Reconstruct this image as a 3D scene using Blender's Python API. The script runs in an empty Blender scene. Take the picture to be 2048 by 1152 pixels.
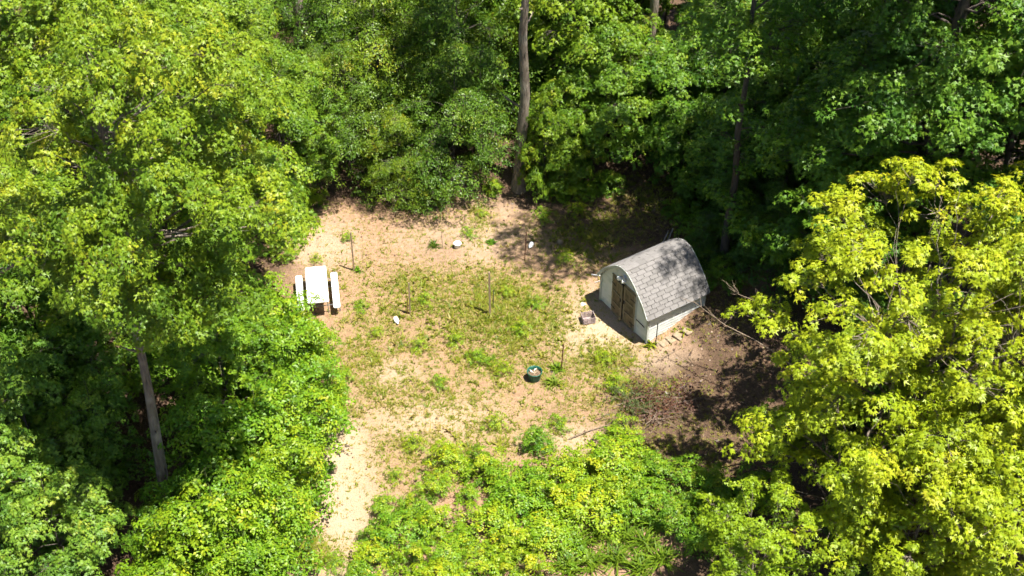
import bpy, math, random
import numpy as np
from mathutils import Vector, Matrix

R = math.radians
scene = bpy.context.scene
col = scene.collection

# ------------------------------------------------------------------ camera
F_PX, PITCH, DIST = 3000.0, R(41.0), 49.0          # photograph is 2048 px wide
CAM = np.array([0.0, -DIST * math.cos(PITCH), DIST * math.sin(PITCH)])
cd = bpy.data.cameras.new('camera'); cam = bpy.data.objects.new('camera', cd); col.objects.link(cam)
cam.location = CAM; cam.rotation_euler = (R(90) - PITCH, 0, 0)
cd.sensor_width = 36; cd.lens = 36 * F_PX / 2048; cd.clip_start = 0.5; cd.clip_end = 1500
scene.camera = cam

# ------------------------------------------------------------------ light
SUN = Vector((.305, -.155, 1.0)).normalized()     # towards the sun
SUN_EL = math.asin(SUN.z); SUN_AZ = math.atan2(SUN.x, SUN.y)
w = bpy.data.worlds.new('World'); scene.world = w; w.use_nodes = True
nt = w.node_tree; nt.nodes.clear()
sky = nt.nodes.new('ShaderNodeTexSky'); sky.sky_type = 'NISHITA'; sky.sun_disc = False
sky.sun_elevation = SUN_EL; sky.sun_rotation = SUN_AZ
bg = nt.nodes.new('ShaderNodeBackground'); bg.inputs['Strength'].default_value = 0.056
wo = nt.nodes.new('ShaderNodeOutputWorld')
nt.links.new(sky.outputs[0], bg.inputs[0]); nt.links.new(bg.outputs[0], wo.inputs[0])
sd = bpy.data.lights.new('sun', 'SUN'); sd.energy = 5.0; sd.angle = R(0.53); sd.color = (1.0, 0.95, 0.87)
so = bpy.data.objects.new('sun', sd); col.objects.link(so)
so.rotation_euler = SUN.to_track_quat('Z', 'Y').to_euler(); so.location = (10, -4, 40)
scene.view_settings.view_transform = 'Standard'; scene.view_settings.look = 'None'
scene.view_settings.exposure = 1.42; scene.view_settings.gamma = 1.0
scene.view_settings.use_curve_mapping = False
scene.render.engine = 'CYCLES'
cy = scene.cycles
cy.max_bounces = 4; cy.diffuse_bounces = 3; cy.glossy_bounces = 1; cy.transmission_bounces = 2
cy.use_light_tree = False; cy.use_adaptive_sampling = True; cy.adaptive_threshold = 0.03; cy.adaptive_min_samples = 16
cy.use_denoising = True; cy.denoiser = 'OPENIMAGEDENOISE'; cy.denoising_input_passes = 'RGB_ALBEDO_NORMAL'; cy.denoising_prefilter = 'FAST'; cy.sample_clamp_indirect = 4.0

# ------------------------------------------------------------------ terrain
def sstep(a, b, x):
    t = np.clip((np.asarray(x, float) - a) / (b - a), 0, 1); return t * t * (3 - 2 * t)

_rs = np.random.RandomState(5)
_wv = [(_rs.uniform(-1, 1, 2) * k, _rs.uniform(0, 6.28), a) for k, a in ((.5, .10), (.8, .07), (1.3, .045), (2.1, .03), (3.3, .018), (5.0, .012), (7.5, .008), (11., .006)) for _ in range(2)]
def gz(x, y):
    """height of the ground: nearly level clearing, a low bank where the wood begins behind it"""
    x = np.asarray(x, float); y = np.asarray(y, float)
    z = 0.75 * sstep(4.7 + .35 * np.sin(x * .7), 6.9 + .35 * np.sin(x * .7), y) * sstep(6.0, 2.0, x)
    tx, ty = (x - 3.58) * .545 - (y + 1.5) * .839, (x - 3.58) * .839 + (y + 1.5) * .545      # across and along the shed
    z = z + .42 * sstep(.4, 2.2, ty) * sstep(-.4, .9, tx)
    z = z + 0.02 * np.clip(y - 6, 0, 60)
    far = np.clip(1.2 - np.hypot(x, y) / 60, 0.2, 1)
    for k, ph, a in _wv:
        z = z + a * .45 * far * np.sin(k[0] * 2 * x + k[1] * 2 * y + ph)
    return z

def ray(u, v):
    cp, sp = math.cos(PITCH), math.sin(PITCH)
    return np.array([u - 1024.0, F_PX * cp + (576 - v) * sp, -F_PX * sp + (576 - v) * cp])
def at(u, v, h=0.0):
    """the point on the ground (or h metres above it) seen at u, v of the photograph"""
    d = ray(u, v); z = h
    for _ in range(6):
        p = CAM + d * ((z - CAM[2]) / d[2]); z = float(gz(p[0], p[1])) + h
    return Vector((p[0], p[1], z))

# ------------------------------------------------------------------ materials
def newmat(name):
    m = bpy.data.materials.new(name); m.use_nodes = True
    n = m.node_tree.nodes; n.clear()
    return m, n, m.node_tree.links
def N(n, t, **kw):
    x = n.new(t)
    for k, v in kw.items(): setattr(x, k, v)
    return x
def ramp(n, pts):
    r = n.new('ShaderNodeValToRGB'); e = r.color_ramp.elements
    while len(e) < len(pts): e.new(0.5)
    for i, (p, c) in enumerate(pts): e[i].position = p; e[i].color = (*c, 1)
    return r
def mixc(n, l, a, b, fac, mode='MIX'):
    m = n.new('ShaderNodeMix'); m.data_type = 'RGBA'; m.blend_type = mode
    for s, v in ((6, a), (7, b), (0, fac)):
        if isinstance(v, (int, float)): m.inputs[s].default_value = v
        elif isinstance(v, tuple): m.inputs[s].default_value = (*v, 1)
        else: l.new(v, m.inputs[s])
    return m.outputs[2]

def leaf_mat(name, pts, trans=0.37, rough=0.45, spec=0.35):
    m, n, l = newmat(name)
    at_ = N(n, 'ShaderNodeAttribute', attribute_name='tint')
    rp = ramp(n, pts); l.new(at_.outputs['Fac'], rp.inputs[0])
    oi = N(n, 'ShaderNodeObjectInfo')
    c = mixc(n, l, rp.outputs[0], oi.outputs['Color'], 1.0, 'MULTIPLY')
    p = N(n, 'ShaderNodeBsdfPrincipled'); l.new(c, p.inputs['Base Color'])
    p.inputs['Roughness'].default_value = rough; p.inputs['Specular IOR Level'].default_value = spec
    t = N(n, 'ShaderNodeBsdfTranslucent')
    c2 = mixc(n, l, c, (1.35, 1.25, .5), 1.0, 'MULTIPLY'); l.new(c2, t.inputs[0])
    mx = N(n, 'ShaderNodeMixShader'); mx.inputs[0].default_value = trans
    l.new(p.outputs[0], mx.inputs[1]); l.new(t.outputs[0], mx.inputs[2])
    o = N(n, 'ShaderNodeOutputMaterial'); l.new(mx.outputs[0], o.inputs[0])
    return m

def surf(name, c1, c2, scale=8.0, stretch=(1, 1, 1), rough=.75, bump=.25, detail=6, spec=.3, c3=None, scale3=1.5, metal=0, bdist=.02):
    """two-tone weathered surface: noise-mixed colour with bump of the same grain"""
    m, n, l = newmat(name)
    tc = N(n, 'ShaderNodeTexCoord'); mp = N(n, 'ShaderNodeMapping'); mp.inputs['Scale'].default_value = stretch
    oi = N(n, 'ShaderNodeObjectInfo'); add = N(n, 'ShaderNodeVectorMath', operation='ADD')
    sc_ = N(n, 'ShaderNodeVectorMath', operation='SCALE'); cmb = N(n, 'ShaderNodeCombineXYZ')
    l.new(oi.outputs['Random'], cmb.inputs[0]); l.new(oi.outputs['Random'], cmb.inputs[1])
    l.new(cmb.outputs[0], sc_.inputs[0]); sc_.inputs[3].default_value = 17.0
    l.new(tc.outputs['Object'], add.inputs[0]); l.new(sc_.outputs[0], add.inputs[1])
    l.new(add.outputs[0], mp.inputs[0])
    ns = N(n, 'ShaderNodeTexNoise'); ns.inputs['Scale'].default_value = scale; ns.inputs['Detail'].default_value = detail
    ns.inputs['Roughness'].default_value = .65
    l.new(mp.outputs[0], ns.inputs['Vector'])
    rp = ramp(n, [(.3, c1), (.7, c2)]); l.new(ns.outputs['Fac'], rp.inputs[0])
    c = rp.outputs[0]
    if c3:
        n2 = N(n, 'ShaderNodeTexNoise'); n2.inputs['Scale'].default_value = scale3; n2.inputs['Detail'].default_value = 5
        l.new(add.outputs[0], n2.inputs['Vector'])
        r2 = ramp(n, [(.5, (0, 0, 0)), (.68, (1, 1, 1))]); l.new(n2.outputs['Fac'], r2.inputs[0])
        c = mixc(n, l, c, c3, r2.outputs[0])
    p = N(n, 'ShaderNodeBsdfPrincipled'); l.new(c, p.inputs['Base Color'])
    p.inputs['Roughness'].default_value = rough; p.inputs['Specular IOR Level'].default_value = spec
    p.inputs['Metallic'].default_value = metal
    if bump:
        b = N(n, 'ShaderNodeBump'); b.inputs['Strength'].default_value = bump; b.inputs['Distance'].default_value = bdist
        l.new(ns.outputs['Fac'], b.inputs['Height']); l.new(b.outputs[0], p.inputs['Normal'])
    o = N(n, 'ShaderNodeOutputMaterial'); l.new(p.outputs[0], o.inputs[0])
    return m

M = {}
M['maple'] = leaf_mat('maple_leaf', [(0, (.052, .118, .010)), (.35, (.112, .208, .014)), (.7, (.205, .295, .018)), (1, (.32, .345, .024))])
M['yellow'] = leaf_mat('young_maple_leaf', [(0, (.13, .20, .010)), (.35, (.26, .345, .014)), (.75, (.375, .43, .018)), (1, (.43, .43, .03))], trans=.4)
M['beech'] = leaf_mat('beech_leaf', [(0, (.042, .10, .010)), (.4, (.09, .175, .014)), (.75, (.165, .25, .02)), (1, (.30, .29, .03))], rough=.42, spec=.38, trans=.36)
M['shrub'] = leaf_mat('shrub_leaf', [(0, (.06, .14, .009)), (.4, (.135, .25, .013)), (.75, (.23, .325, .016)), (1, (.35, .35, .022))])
M['blade'] = leaf_mat('grass_blade', [(0, (.08, .13, .010)), (.4, (.18, .22, .017)), (.7, (.26, .25, .035)), (1, (.36, .28, .11))], trans=.35, spec=.2)
M['litter'] = leaf_mat('dead_leaf', [(0, (.05, .03, .02)), (.5, (.105, .065, .042)), (.85, (.18, .12, .078)), (1, (.32, .24, .17))], trans=.12, spec=.25)
M['needle'] = leaf_mat('pine_needle', [(0, (.04, .075, .02)), (.6, (.09, .13, .035)), (1, (.2, .18, .07))], trans=.2)
M['bark'] = surf('grey_bark', (.11, .086, .066), (.27, .22, .17), 11, (1, 1, .16), .95, 1.0, c3=(.31, .265, .215), scale3=1.6, bdist=.09)
M['darkbark'] = surf('dark_bark', (.038, .031, .025), (.115, .094, .076), 9, (1, 1, .22), .9, .8)
M['twig'] = surf('dry_twig', (.11, .078, .055), (.25, .195, .14), 14, (1, 1, .4), .85, .3)
M['red_twig'] = surf('russet_twig', (.085, .045, .032), (.20, .115, .085), 14, (1, 1, 1), .85, .3)
M['wood'] = surf('weathered_stake', (.20, .13, .085), (.42, .31, .21), 10, (3, 3, .4), .85, .4)
M['rust'] = surf('rusty_steel', (.07, .028, .016), (.20, .085, .045), 16, (1, 1, 1), .8, .3, metal=.2)
M['dark_steel'] = surf('dark_painted_steel', (.018, .02, .018), (.05, .05, .045), 12, (1, 1, 1), .6, .1)
M['white_plastic'] = surf('white_moulded_plastic', (.74, .73, .70), (.80, .79, .77), 5, (1, 1, 1), .45, .05, c3=(.68, .66, .61), scale3=2.0)
M['grey_steel'] = surf('grey_tube_steel', (.20, .20, .20), (.32, .32, .32), 12, (1, 1, 1), .45, .05, metal=.5)
M['bucket'] = surf('old_white_plastic', (.62, .63, .64), (.80, .80, .80), 9, (1, 1, 1), .5, .1)
M['siding'] = surf('pale_vinyl_siding', (.60, .62, .59), (.70, .71, .69), 3, (.3, .3, 3), .55, .04, c3=(.50, .53, .48), scale3=2.6)
M['trim'] = surf('dirty_white_trim', (.44, .46, .42), (.55, .56, .53), 5, (1, 1, 1), .6, .06, c3=(.33, .35, .28), scale3=4)
M['door'] = surf('weathered_brown_plywood', (.12, .09, .052), (.245, .19, .118), 5, (4, 4, .5), .85, .35, c3=(.10, .075, .05), scale3=4)
M['doorframe'] = surf('faded_door_rail', (.16, .132, .084), (.28, .23, .155), 6, (3, 3, .6), .85, .3)
M['black'] = surf('inside_dark', (.008, .007, .006), (.02, .018, .015), 6, (1, 1, 1), .95, 0)
M['iron'] = surf('black_iron', (.015, .014, .013), (.05, .04, .035), 12, (1, 1, 1), .7, .1)
M['shingle'] = surf('grey_asphalt_shingle', (.145, .135, .128), (.23, .217, .207), 60, (1, 1, 1), .95, .5, detail=3, c3=(.145, .137, .128), scale3=1.1)
M['roofdeck_lapshade'] = surf('roof_edge_and_lap_shade', (.05, .045, .04), (.10, .09, .08), 12, (1, 1, 1), .95, .2)
M['green_pot'] = surf('green_plastic', (.012, .075, .05), (.03, .13, .09), 8, (1, 1, 1), .4, .05)
M['soil'] = surf('dry_potting_soil', (.07, .045, .026), (.20, .135, .08), 22, (1, 1, 1), .95, .8)
M['crate'] = surf('grey_brown_plastic_crate', (.20, .15, .145), (.36, .29, .28), 10, (1, 1, 1), .6, .1)
M['paver'] = surf('tan_stepping_slab', (.19, .14, .088), (.30, .235, .16), 9, (1, 1, 1), .9, .4, c3=(.30, .24, .14), scale3=5)
M['board'] = surf('grey_weathered_board', (.22, .20, .175), (.42, .39, .35), 7, (1, 1, .15), .85, .3)
M['stone'] = surf('pale_stone', (.45, .41, .33), (.62, .58, .50), 9, (1, 1, 1), .85, .4)
M['stalk'] = surf('green_stalk', (.07, .10, .02), (.13, .16, .04), 9, (1, 1, 1), .7, .1)

# ------------------------------------------------------------------ helpers
def link(o, parent=None):
    col.objects.link(o)
    if parent is not None: o.parent = parent
    return o
def tag(o, label=None, cat=None, group=None, kind=None):
    if label: o['label'] = label
    if cat: o['category'] = cat
    if group: o['group'] = group
    if kind: o['kind'] = kind
    return o
def empty(name, loc=(0, 0, 0), rz=0.0):
    o = bpy.data.objects.new(name, None); o.empty_display_size = .2
    o.location = loc; o.rotation_euler = (0, 0, rz); return link(o)

class MB:
    """collects boxes, tubes and prisms; build() makes them one mesh object"""
    def __init__(s): s.v = []; s.f = []; s.m = []
    def add(s, vs, fs, mi=0):
        b = len(s.v); s.v += [tuple(map(float, p)) for p in vs]; s.f += [tuple(i + b for i in f) for f in fs]; s.m += [mi] * len(fs); return s
    def box(s, c, d, rot=None, mi=0, ch=0.0):
        """box at centre c, full size d; ch chamfers the vertical and top edges"""
        x, y, z = d[0] / 2, d[1] / 2, d[2] / 2
        if ch:
            k = min(ch, x * .9, y * .9, z * .9); pr = [(-x + k, -y), (x - k, -y), (x, -y + k), (x, y - k), (x - k, y), (-x + k, y), (-x, y - k), (-x, -y + k)]
            pin = [(p * (x - k) / x, q * (y - k) / y) for p, q in pr]
            vs = [(p, q, -z) for p, q in pr] + [(p, q, z - k) for p, q in pr] + [(p, q, z) for p, q in pin]
            fs = [tuple(range(7, -1, -1)), tuple(range(16, 24))]
            for r in (0, 8): fs += [(r + i, r + (i + 1) % 8, r + 8 + (i + 1) % 8, r + 8 + i) for i in range(8)]
        else:
            vs = [(a * x, b * y, e * z) for e in (-1, 1) for a, b in ((-1, -1), (1, -1), (1, 1), (-1, 1))]
            fs = [(3, 2, 1, 0), (4, 5, 6, 7), (0, 1, 5, 4), (1, 2, 6, 5), (2, 3, 7, 6), (3, 0, 4, 7)]
        mt = rot or Matrix.Identity(3)
        return s.add([mt @ Vector(p) + Vector(c) for p in vs], fs, mi)
    def tube(s, pts, rad, n=6, cap=True, mi=0):
        pts = [Vector(p) for p in pts]
        if not hasattr(rad, '__len__'): rad = [rad] * len(pts)
        rings = []; ref = Vector((.31, .17, .93))
        for i, p in enumerate(pts):
            d = (pts[min(i + 1, len(pts) - 1)] - pts[max(i - 1, 0)]).normalized()
            if abs(d.dot(ref)) > .95: ref = Vector((.9, .3, .1))
            a = d.cross(ref).normalized(); b = d.cross(a)
            rings.append([p + (a * math.cos(6.2832 * k / n) + b * math.sin(6.2832 * k / n)) * rad[i] for k in range(n)])
        vs = [q for r in rings for q in r]; fs = []
        for i in range(len(pts) - 1):
            for k in range(n):
                fs.append((i * n + k, i * n + (k + 1) % n, (i + 1) * n + (k + 1) % n, (i + 1) * n + k))
        if cap: fs += [tuple(range(n - 1, -1, -1)), tuple(range((len(pts) - 1) * n, len(pts) * n))]
        return s.add(vs, fs, mi)
    def lathe(s, prof, n=20, c=(0, 0, 0), mi=0, wob=0, seed=0):
        rr = random.Random(seed); vs = []; fs = []
        for r, z in prof:
            for k in range(n):
                q = r * (1 + wob * rr.uniform(-1, 1)); vs.append((c[0] + q * math.cos(6.2832 * k / n), c[1] + q * math.sin(6.2832 * k / n), c[2] + z))
        for i in range(len(prof) - 1):
            for k in range(n): fs.append((i * n + k, i * n + (k + 1) % n, (i + 1) * n + (k + 1) % n, (i + 1) * n + k))
        return s.add(vs, fs, mi)
    def mesh(s, name, mats, smooth=False):
        me = bpy.data.meshes.new(name); me.from_pydata(s.v, [], s.f)
        for m in (mats if isinstance(mats, (list, tuple)) else [mats]): me.materials.append(m)
        if any(s.m): me.polygons.foreach_set('material_index', s.m)
        if smooth: me.polygons.foreach_set('use_smooth', [True] * len(s.f))
        me.update(); return me
    def build(s, name, mats, parent=None, smooth=False):
        return link(bpy.data.objects.new(name, s.mesh(name, mats, smooth)), parent)

def np_mesh(name, verts, k, mat, tint):
    """mesh of loose k-gons from an (n, k, 3) array, with one tint value per face"""
    n = len(verts); me = bpy.data.meshes.new(name)
    me.vertices.add(n * k); me.vertices.foreach_set('co', verts.astype(np.float32).ravel())
    me.loops.add(n * k); me.loops.foreach_set('vertex_index', np.arange(n * k, dtype=np.int32))
    me.polygons.add(n); me.polygons.foreach_set('loop_start', np.arange(n, dtype=np.int32) * k)
    me.update(calc_edges=True); me.materials.append(mat)
    a = me.attributes.new('tint', 'FLOAT', 'FACE'); a.data.foreach_set('value', np.clip(tint, 0, 1).astype(np.float32))
    return me
def unit(a): return a / np.maximum(np.linalg.norm(a, axis=-1, keepdims=True), 1e-9)

def leaf_quads(pos, ax, nr, ln, wd, fold=.18, tipdrop=.12, wpos=.42):
    """kite-shaped leaves folded along the midrib and drooping at the tip"""
    ax = unit(ax); sd_ = unit(np.cross(nr, ax)); nr = np.cross(ax, sd_)
    ln = ln[:, None]; wd = wd[:, None]
    mid = pos + ax * ln * wpos
    a = pos; b = mid + sd_ * wd * .5 + nr * wd * fold; c = pos + ax * ln - nr * ln * tipdrop; d = mid - sd_ * wd * .5 + nr * wd * fold
    return np.stack([a, b, c, d], 1)

def leaf_stars(pos, ax, nr, ln, wd):
    """three-lobed maple leaves: one long and two side spikes, slightly cupped"""
    ax = unit(ax); sd_ = unit(np.cross(nr, ax)); nr = np.cross(ax, sd_); ln = ln[:, None]; wd = wd[:, None]; out = []
    for a_, k_ in ((0.0, 1.0), (1.0, .78), (-1.0, .78)):
        d = ax * math.cos(a_) + sd_ * math.sin(a_); q = np.cross(nr, d); b_ = pos + ax * ln * .12
        out.append(np.stack([b_ + q * wd * .5, b_ + d * ln * k_ * .88 - nr * ln * .14, b_ - q * wd * .5], 1))
    return np.stack(out, 1).reshape(-1, 3, 3)

# ------------------------------------------------------------------ trees
def wobble(p0, p1, n, amp, rs, sag=0.0):
    pts = [Vector(p0)]; p0 = Vector(p0); p1 = Vector(p1); L = (p1 - p0).length
    for i in range(1, n):
        t = i / n; q = p0.lerp(p1, t) + Vector(rs.normal(0, amp * L, 3)); q.z += sag * L * 4 * t * (1 - t); pts.append(q)
    pts.append(p1); return pts

def make_tree(seed, H, clear, RAD, prof, nl, lr, flat, tpl, lpt, tr, ll, lw, leaf, bark='bark', trunk_r=.16, up=.25, stems=1,
              lean=.02, droop=.5, young_toplit=.35, twig_r=.008, shell=.5, dense=1.0, low=0.0, shift=(0, 0)):
    """returns (trunk mesh, crown mesh). Limbs run from the stem to leafy masses; each mass is made of tufts of leaves."""
    rs = np.random.RandomState(seed); rr = random.Random(seed); tb = MB()
    cz = lambda t: clear + t * (H - clear)
    fork = 0.0 if stems == 1 else rs.uniform(.3, .8)
    stem_top = []
    for s_ in range(stems):
        if stems == 1: tip = Vector((rs.normal(0, lean * H), rs.normal(0, lean * H), H * .97))
        else:
            a = 6.283 * s_ / stems + rs.uniform(-.4, .4); q = RAD * rs.uniform(.18, .42); tip = Vector((q * math.cos(a), q * math.sin(a), H * rs.uniform(.78, .97)))
        ns = 9; base = Vector((0, 0, -.25)) if s_ == 0 else Vector((rs.uniform(-.1, .1), rs.uniform(-.1, .1), fork * .5 - .1))
        pts = wobble(base, tip, ns, .004 if stems == 1 else .016, rs)
        r0 = trunk_r * (1 if s_ == 0 else rs.uniform(.6, .85))
        rad = [max(r0 * (1 - .97 * (i / ns) ** .85), .012) for i in range(ns + 1)]; rad[0] *= 1.35
        if s_ == 0 and trunk_r > .1:
            a_, b2_ = pts[0], pts[1]
            fl_ = [(a_.lerp(b2_, q_ / max(b2_.z - a_.z, .1)), r0 * g_) for q_, g_ in ((0, 1.55), (.28, 1.32), (.55, 1.12), (1.0, 1.02))]
            tb.tube([p_ for p_, _ in fl_] + pts[1:], [g_ for _, g_ in fl_] + rad[1:], 11, False)
            for j_ in range(5 if clear > 5 else 0):      # stubs of shed limbs and bark lumps
                z_ = rs.uniform(.25, .95) * clear; t_ = (z_ + .25) / (tip.z + .25); q_ = pts[0].lerp(pts[-1], t_); an_ = rs.uniform(0, 6.28); d_ = Vector((math.cos(an_), math.sin(an_), .45)); l_ = rs.uniform(.35, .8)
                tb.tube([q_, q_ + d_ * l_ * .6, q_ + d_ * l_ + Vector((0, 0, .08))], [.05, .035, .015], 5)
        else: tb.tube(pts, rad, 9 if trunk_r > .1 else 6, False)
        stem_top.append((pts, rad))
    def stem_at(s_, z):
        pts, rad = stem_top[s_]
        for i in range(len(pts) - 1):
            if pts[i].z <= z <= pts[i + 1].z or i == len(pts) - 2:
                t = min(max((z - pts[i].z) / max(pts[i + 1].z - pts[i].z, 1e-4), 0), 1)
                return pts[i].lerp(pts[i + 1], t), rad[i] * (1 - t) + rad[i + 1] * t
    xs = [p[0] for p in prof]; ys = [p[1] for p in prof]
    tufts = []; nrm = []; yv = []; twg = []; lobs = []
    i = 0; ang = rs.uniform(0, 6.28)
    while i < nl:
        t = rs.uniform(0, 1)
        pr = np.interp(t, xs, ys)
        if rs.uniform(0, 1) > pr * .9 + .1: continue
        i += 1; ang += 2.39996 + rs.normal(0, .25)
        rad = RAD * pr * (shell + (1 - shell) * rs.uniform(0, 1) ** .6) * rs.uniform(.86, 1.1)
        L = lr * rs.uniform(.7, 1.25) * (.6 + .4 * pr)
        rad = max(rad - L * .55, 0.05)
        z = cz(t) + rs.normal(0, .12)
        z = max(z, low + .2)
        c = Vector((rad * math.cos(ang), rad * math.sin(ang), z))
        s_ = min(range(stems), key=lambda k: (stem_at(k, z)[0].xy - c.xy).length) if stems > 1 else 0
        z0 = max(z - rad * (up + rs.uniform(0, .25)) - .15, min(clear * .75 + .15, z - .1) if stems == 1 else fork)
        p0, r0 = stem_at(s_, max(z0, .1))
        c += Vector((p0.x, p0.y, 0)) * .6 + Vector((shift[0], shift[1], 0))
        lp = wobble(p0, c, 4, .035, rs, .05); rl = max(min(r0 * .55, .02 + .012 * (c - p0).length), .010)
        tb.tube(lp, [rl * (1 - .7 * k / 4) for k in range(5)], 5, False)
        nt_ = max(3, int(tpl * rs.uniform(.7, 1.3) * (L / lr) ** 1.6))
        d = rs.normal(0, 1, (nt_, 3)); d = unit(d); d[:, 2] = np.abs(d[:, 2]) * 1.05 - .12
        out = np.array([c.x, c.y, 0.0]); out = out / max(np.linalg.norm(out), .2)
        d = d + out * .35
        q = np.where(rs.uniform(0, 1, nt_) < .82, rs.uniform(.72, 1.05, nt_), rs.uniform(.2, .7, nt_))
        off = d * (q * L)[:, None]; off[:, 2] *= flat
        if droop: off[:, 2] -= (np.hypot(off[:, 0], off[:, 1]) ** 2) * droop * .25 / max(L, .2)
        tc = off + np.array(c); tc[:, 2] = np.maximum(tc[:, 2], low + .08)
        for k in range(nt_):
            if k % 2 == 0 or L > .6:
                mid = lp[-2].lerp(lp[-1], rs.uniform(.2, 1)); e = Vector(tc[k]); mm = mid.lerp(e, .5) + Vector((rs.normal(0, .05), rs.normal(0, .05), -.04))
                twg.append((mid, mm, e))
        tufts.append(tc); o2 = unit(off * np.array([1, 1, .6]) + out * .2)
        nrm.append(unit(np.array([0, 0, 1.0]) * 1.0 + o2 * .55 + rs.normal(0, .18, (nt_, 3))))
        lobs.append(np.full(nt_, rs.normal(0, .09))); yv.append(np.clip((tc[:, 2] - cz(0)) / (H - clear), 0, 1) * young_toplit + (q - .7) * .25)  # tops and outer tufts paler: young growth plus top light put into the tint
    tg = np.array([[tuple(p_) for p_ in t3] for t3 in twg]); dv = unit(tg[:, 2] - tg[:, 0]); e1 = unit(np.cross(dv, np.array([.31, .87, .4]))); e2 = np.cross(dv, e1)
    vs = np.zeros((len(tg), 3, 3, 3))
    for j_, r_ in enumerate((1.5, 1.0, .5)):
        for k_ in range(3): vs[:, j_, k_] = tg[:, j_] + (e1 * math.cos(2.0944 * k_) + e2 * math.sin(2.0944 * k_)) * twig_r * r_
    b_ = len(tb.v); tb.v += vs.reshape(-1, 3).tolist()
    f0 = np.array([(j_ * 3 + k_, j_ * 3 + (k_ + 1) % 3, j_ * 3 + 3 + (k_ + 1) % 3, j_ * 3 + 3 + k_) for j_ in range(2) for k_ in range(3)])
    tb.f += (f0[None] + (np.arange(len(tg)) * 9)[:, None, None] + b_).reshape(-1, 4).tolist(); tb.m += [0] * (6 * len(tg))
    tufts = np.concatenate(tufts); nrm = np.concatenate(nrm); yv = np.concatenate(yv); lob = np.concatenate(lobs)
    n = len(tufts); k = max(4, int(lpt * dense))
    cnt = rs.randint(int(k * .6), int(k * 1.4) + 1, n); idx = np.repeat(np.arange(n), cnt); m = len(idx)
    T = tufts[idx]; Nn = nrm[idx]
    e1 = unit(np.cross(Nn, np.array([.3, .2, .9]) + rs.normal(0, .01, (m, 3)))); e2 = np.cross(Nn, e1)
    th = rs.uniform(0, 6.283, m); rho = tr * np.sqrt(rs.uniform(0.02, 1, m)) * rs.uniform(.75, 1.2, n)[idx]
    dr = e1 * np.cos(th)[:, None] + e2 * np.sin(th)[:, None]
    pos = T + dr * rho[:, None] - Nn * ((rho / tr) ** 2 * tr * .35)[:, None] + Nn * rs.normal(0, tr * .16, m)[:, None]
    ax = dr * 1.0 + rs.normal(0, .35, (m, 3)); ax[:, 2] -= .30 + .25 * droop
    nn = unit(Nn + dr * .2 + rs.normal(0, .24, (m, 3)))
    ln = ll * np.clip(rs.lognormal(-.05, .3, m), .45, 1.7); wd = lw * rs.uniform(.7, 1.15, m)
    tint = .40 + yv[idx] * .6 - young_toplit * .2 + rs.normal(0, .14, n)[idx] + lob[idx] + rs.normal(0, .085, m)
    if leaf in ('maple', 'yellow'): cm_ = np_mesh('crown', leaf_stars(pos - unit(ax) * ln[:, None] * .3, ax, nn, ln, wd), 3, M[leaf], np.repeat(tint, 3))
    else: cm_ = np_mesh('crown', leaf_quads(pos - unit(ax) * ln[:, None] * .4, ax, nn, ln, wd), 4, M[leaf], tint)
    return tb.mesh('trunk', M[bark], True), cm_

DOME = [(0, .55), (.25, .95), (.5, 1), (.75, .8), (1, .28)]
CONE = [(0, .85), (.2, 1), (.5, .8), (.8, .45), (1, .12)]
BALL = [(0, .7), (.3, 1), (.6, .92), (.85, .6), (1, .25)]
CROWN = [(0, .40), (.2, .85), (.45, 1), (.75, .82), (1, .3)]
COLUMN = [(0, .8), (.12, 1), (.35, .85), (.65, .68), (1, .2)]
FAN = [(0, .45), (.3, .85), (.55, 1), (.8, .8), (1, .35)]
P = {}
P['tall', 0] = make_tree(11, 17.5, 8.6, 4.9, CROWN, 92, 1.2, .55, 23, 44, .33, .118, .062, 'maple', trunk_r=.27, up=.35, young_toplit=.5, shell=.3, twig_r=.006, shift=(1.5, -.3))
P['pole', 0] = make_tree(17, 20, 10.5, 2.0, CONE, 20, .9, .6, 11, 28, .34, .12, .062, 'maple', trunk_r=.235, up=.35, young_toplit=.4, lean=.006)
P['slim', 0] = make_tree(19, 20, 3.2, 2.7, [(0, .35), (.25, .45), (.5, .85), (.75, 1), (1, .3)], 62, .95, .55, 14, 28, .33, .12, .062, 'maple', bark='darkbark', trunk_r=.15, up=.3, young_toplit=.4, lean=.006, shell=.2)
P['giant', 0] = make_tree(23, 27, 4.0, 4.4, COLUMN, 120, 1.1, .55, 18, 30, .33, .125, .066, 'maple', bark='darkbark', trunk_r=.3, up=.3, young_toplit=.3, shell=.35, twig_r=.006)
for k in range(3):   # mid-size maples
    P['mid', k] = make_tree(31 + k, 11, 2.6, 3.6, DOME, 54, 1.05, .5, 20, 38, .31, .115, .06, 'maple', bark='darkbark', trunk_r=.14, up=.3, young_toplit=.45, shell=.35, twig_r=.006)
for k in range(3):   # understory maples, leafy to the ground
    P['low', k] = make_tree(51 + k, 6, .7, 2.5, BALL, 42, .82, .5, 14, 32, .26, .115, .06, 'maple', bark='darkbark', trunk_r=.06, up=.3, young_toplit=.4, shell=.35, twig_r=.006)
for k in range(3):   # beeches with level sprays
    P['beech', k] = make_tree(71 + k, 8, .7, 3.1, CONE, 50, 1.15, .14, 19, 40, .33, .105, .055, 'beech', bark='darkbark', trunk_r=.08, up=.12, droop=1.0, young_toplit=.35, shell=.4, twig_r=.006)
for k in range(2):   # upswept yellow maples
    P['fan', k] = make_tree(91 + k, 12, 2.2, 4.6, FAN, 92, .85, .6, 12, 35, .27, .128, .068, 'yellow', trunk_r=.16, up=.75, stems=4, young_toplit=.45, droop=.7, twig_r=.010, shell=.35)
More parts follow.
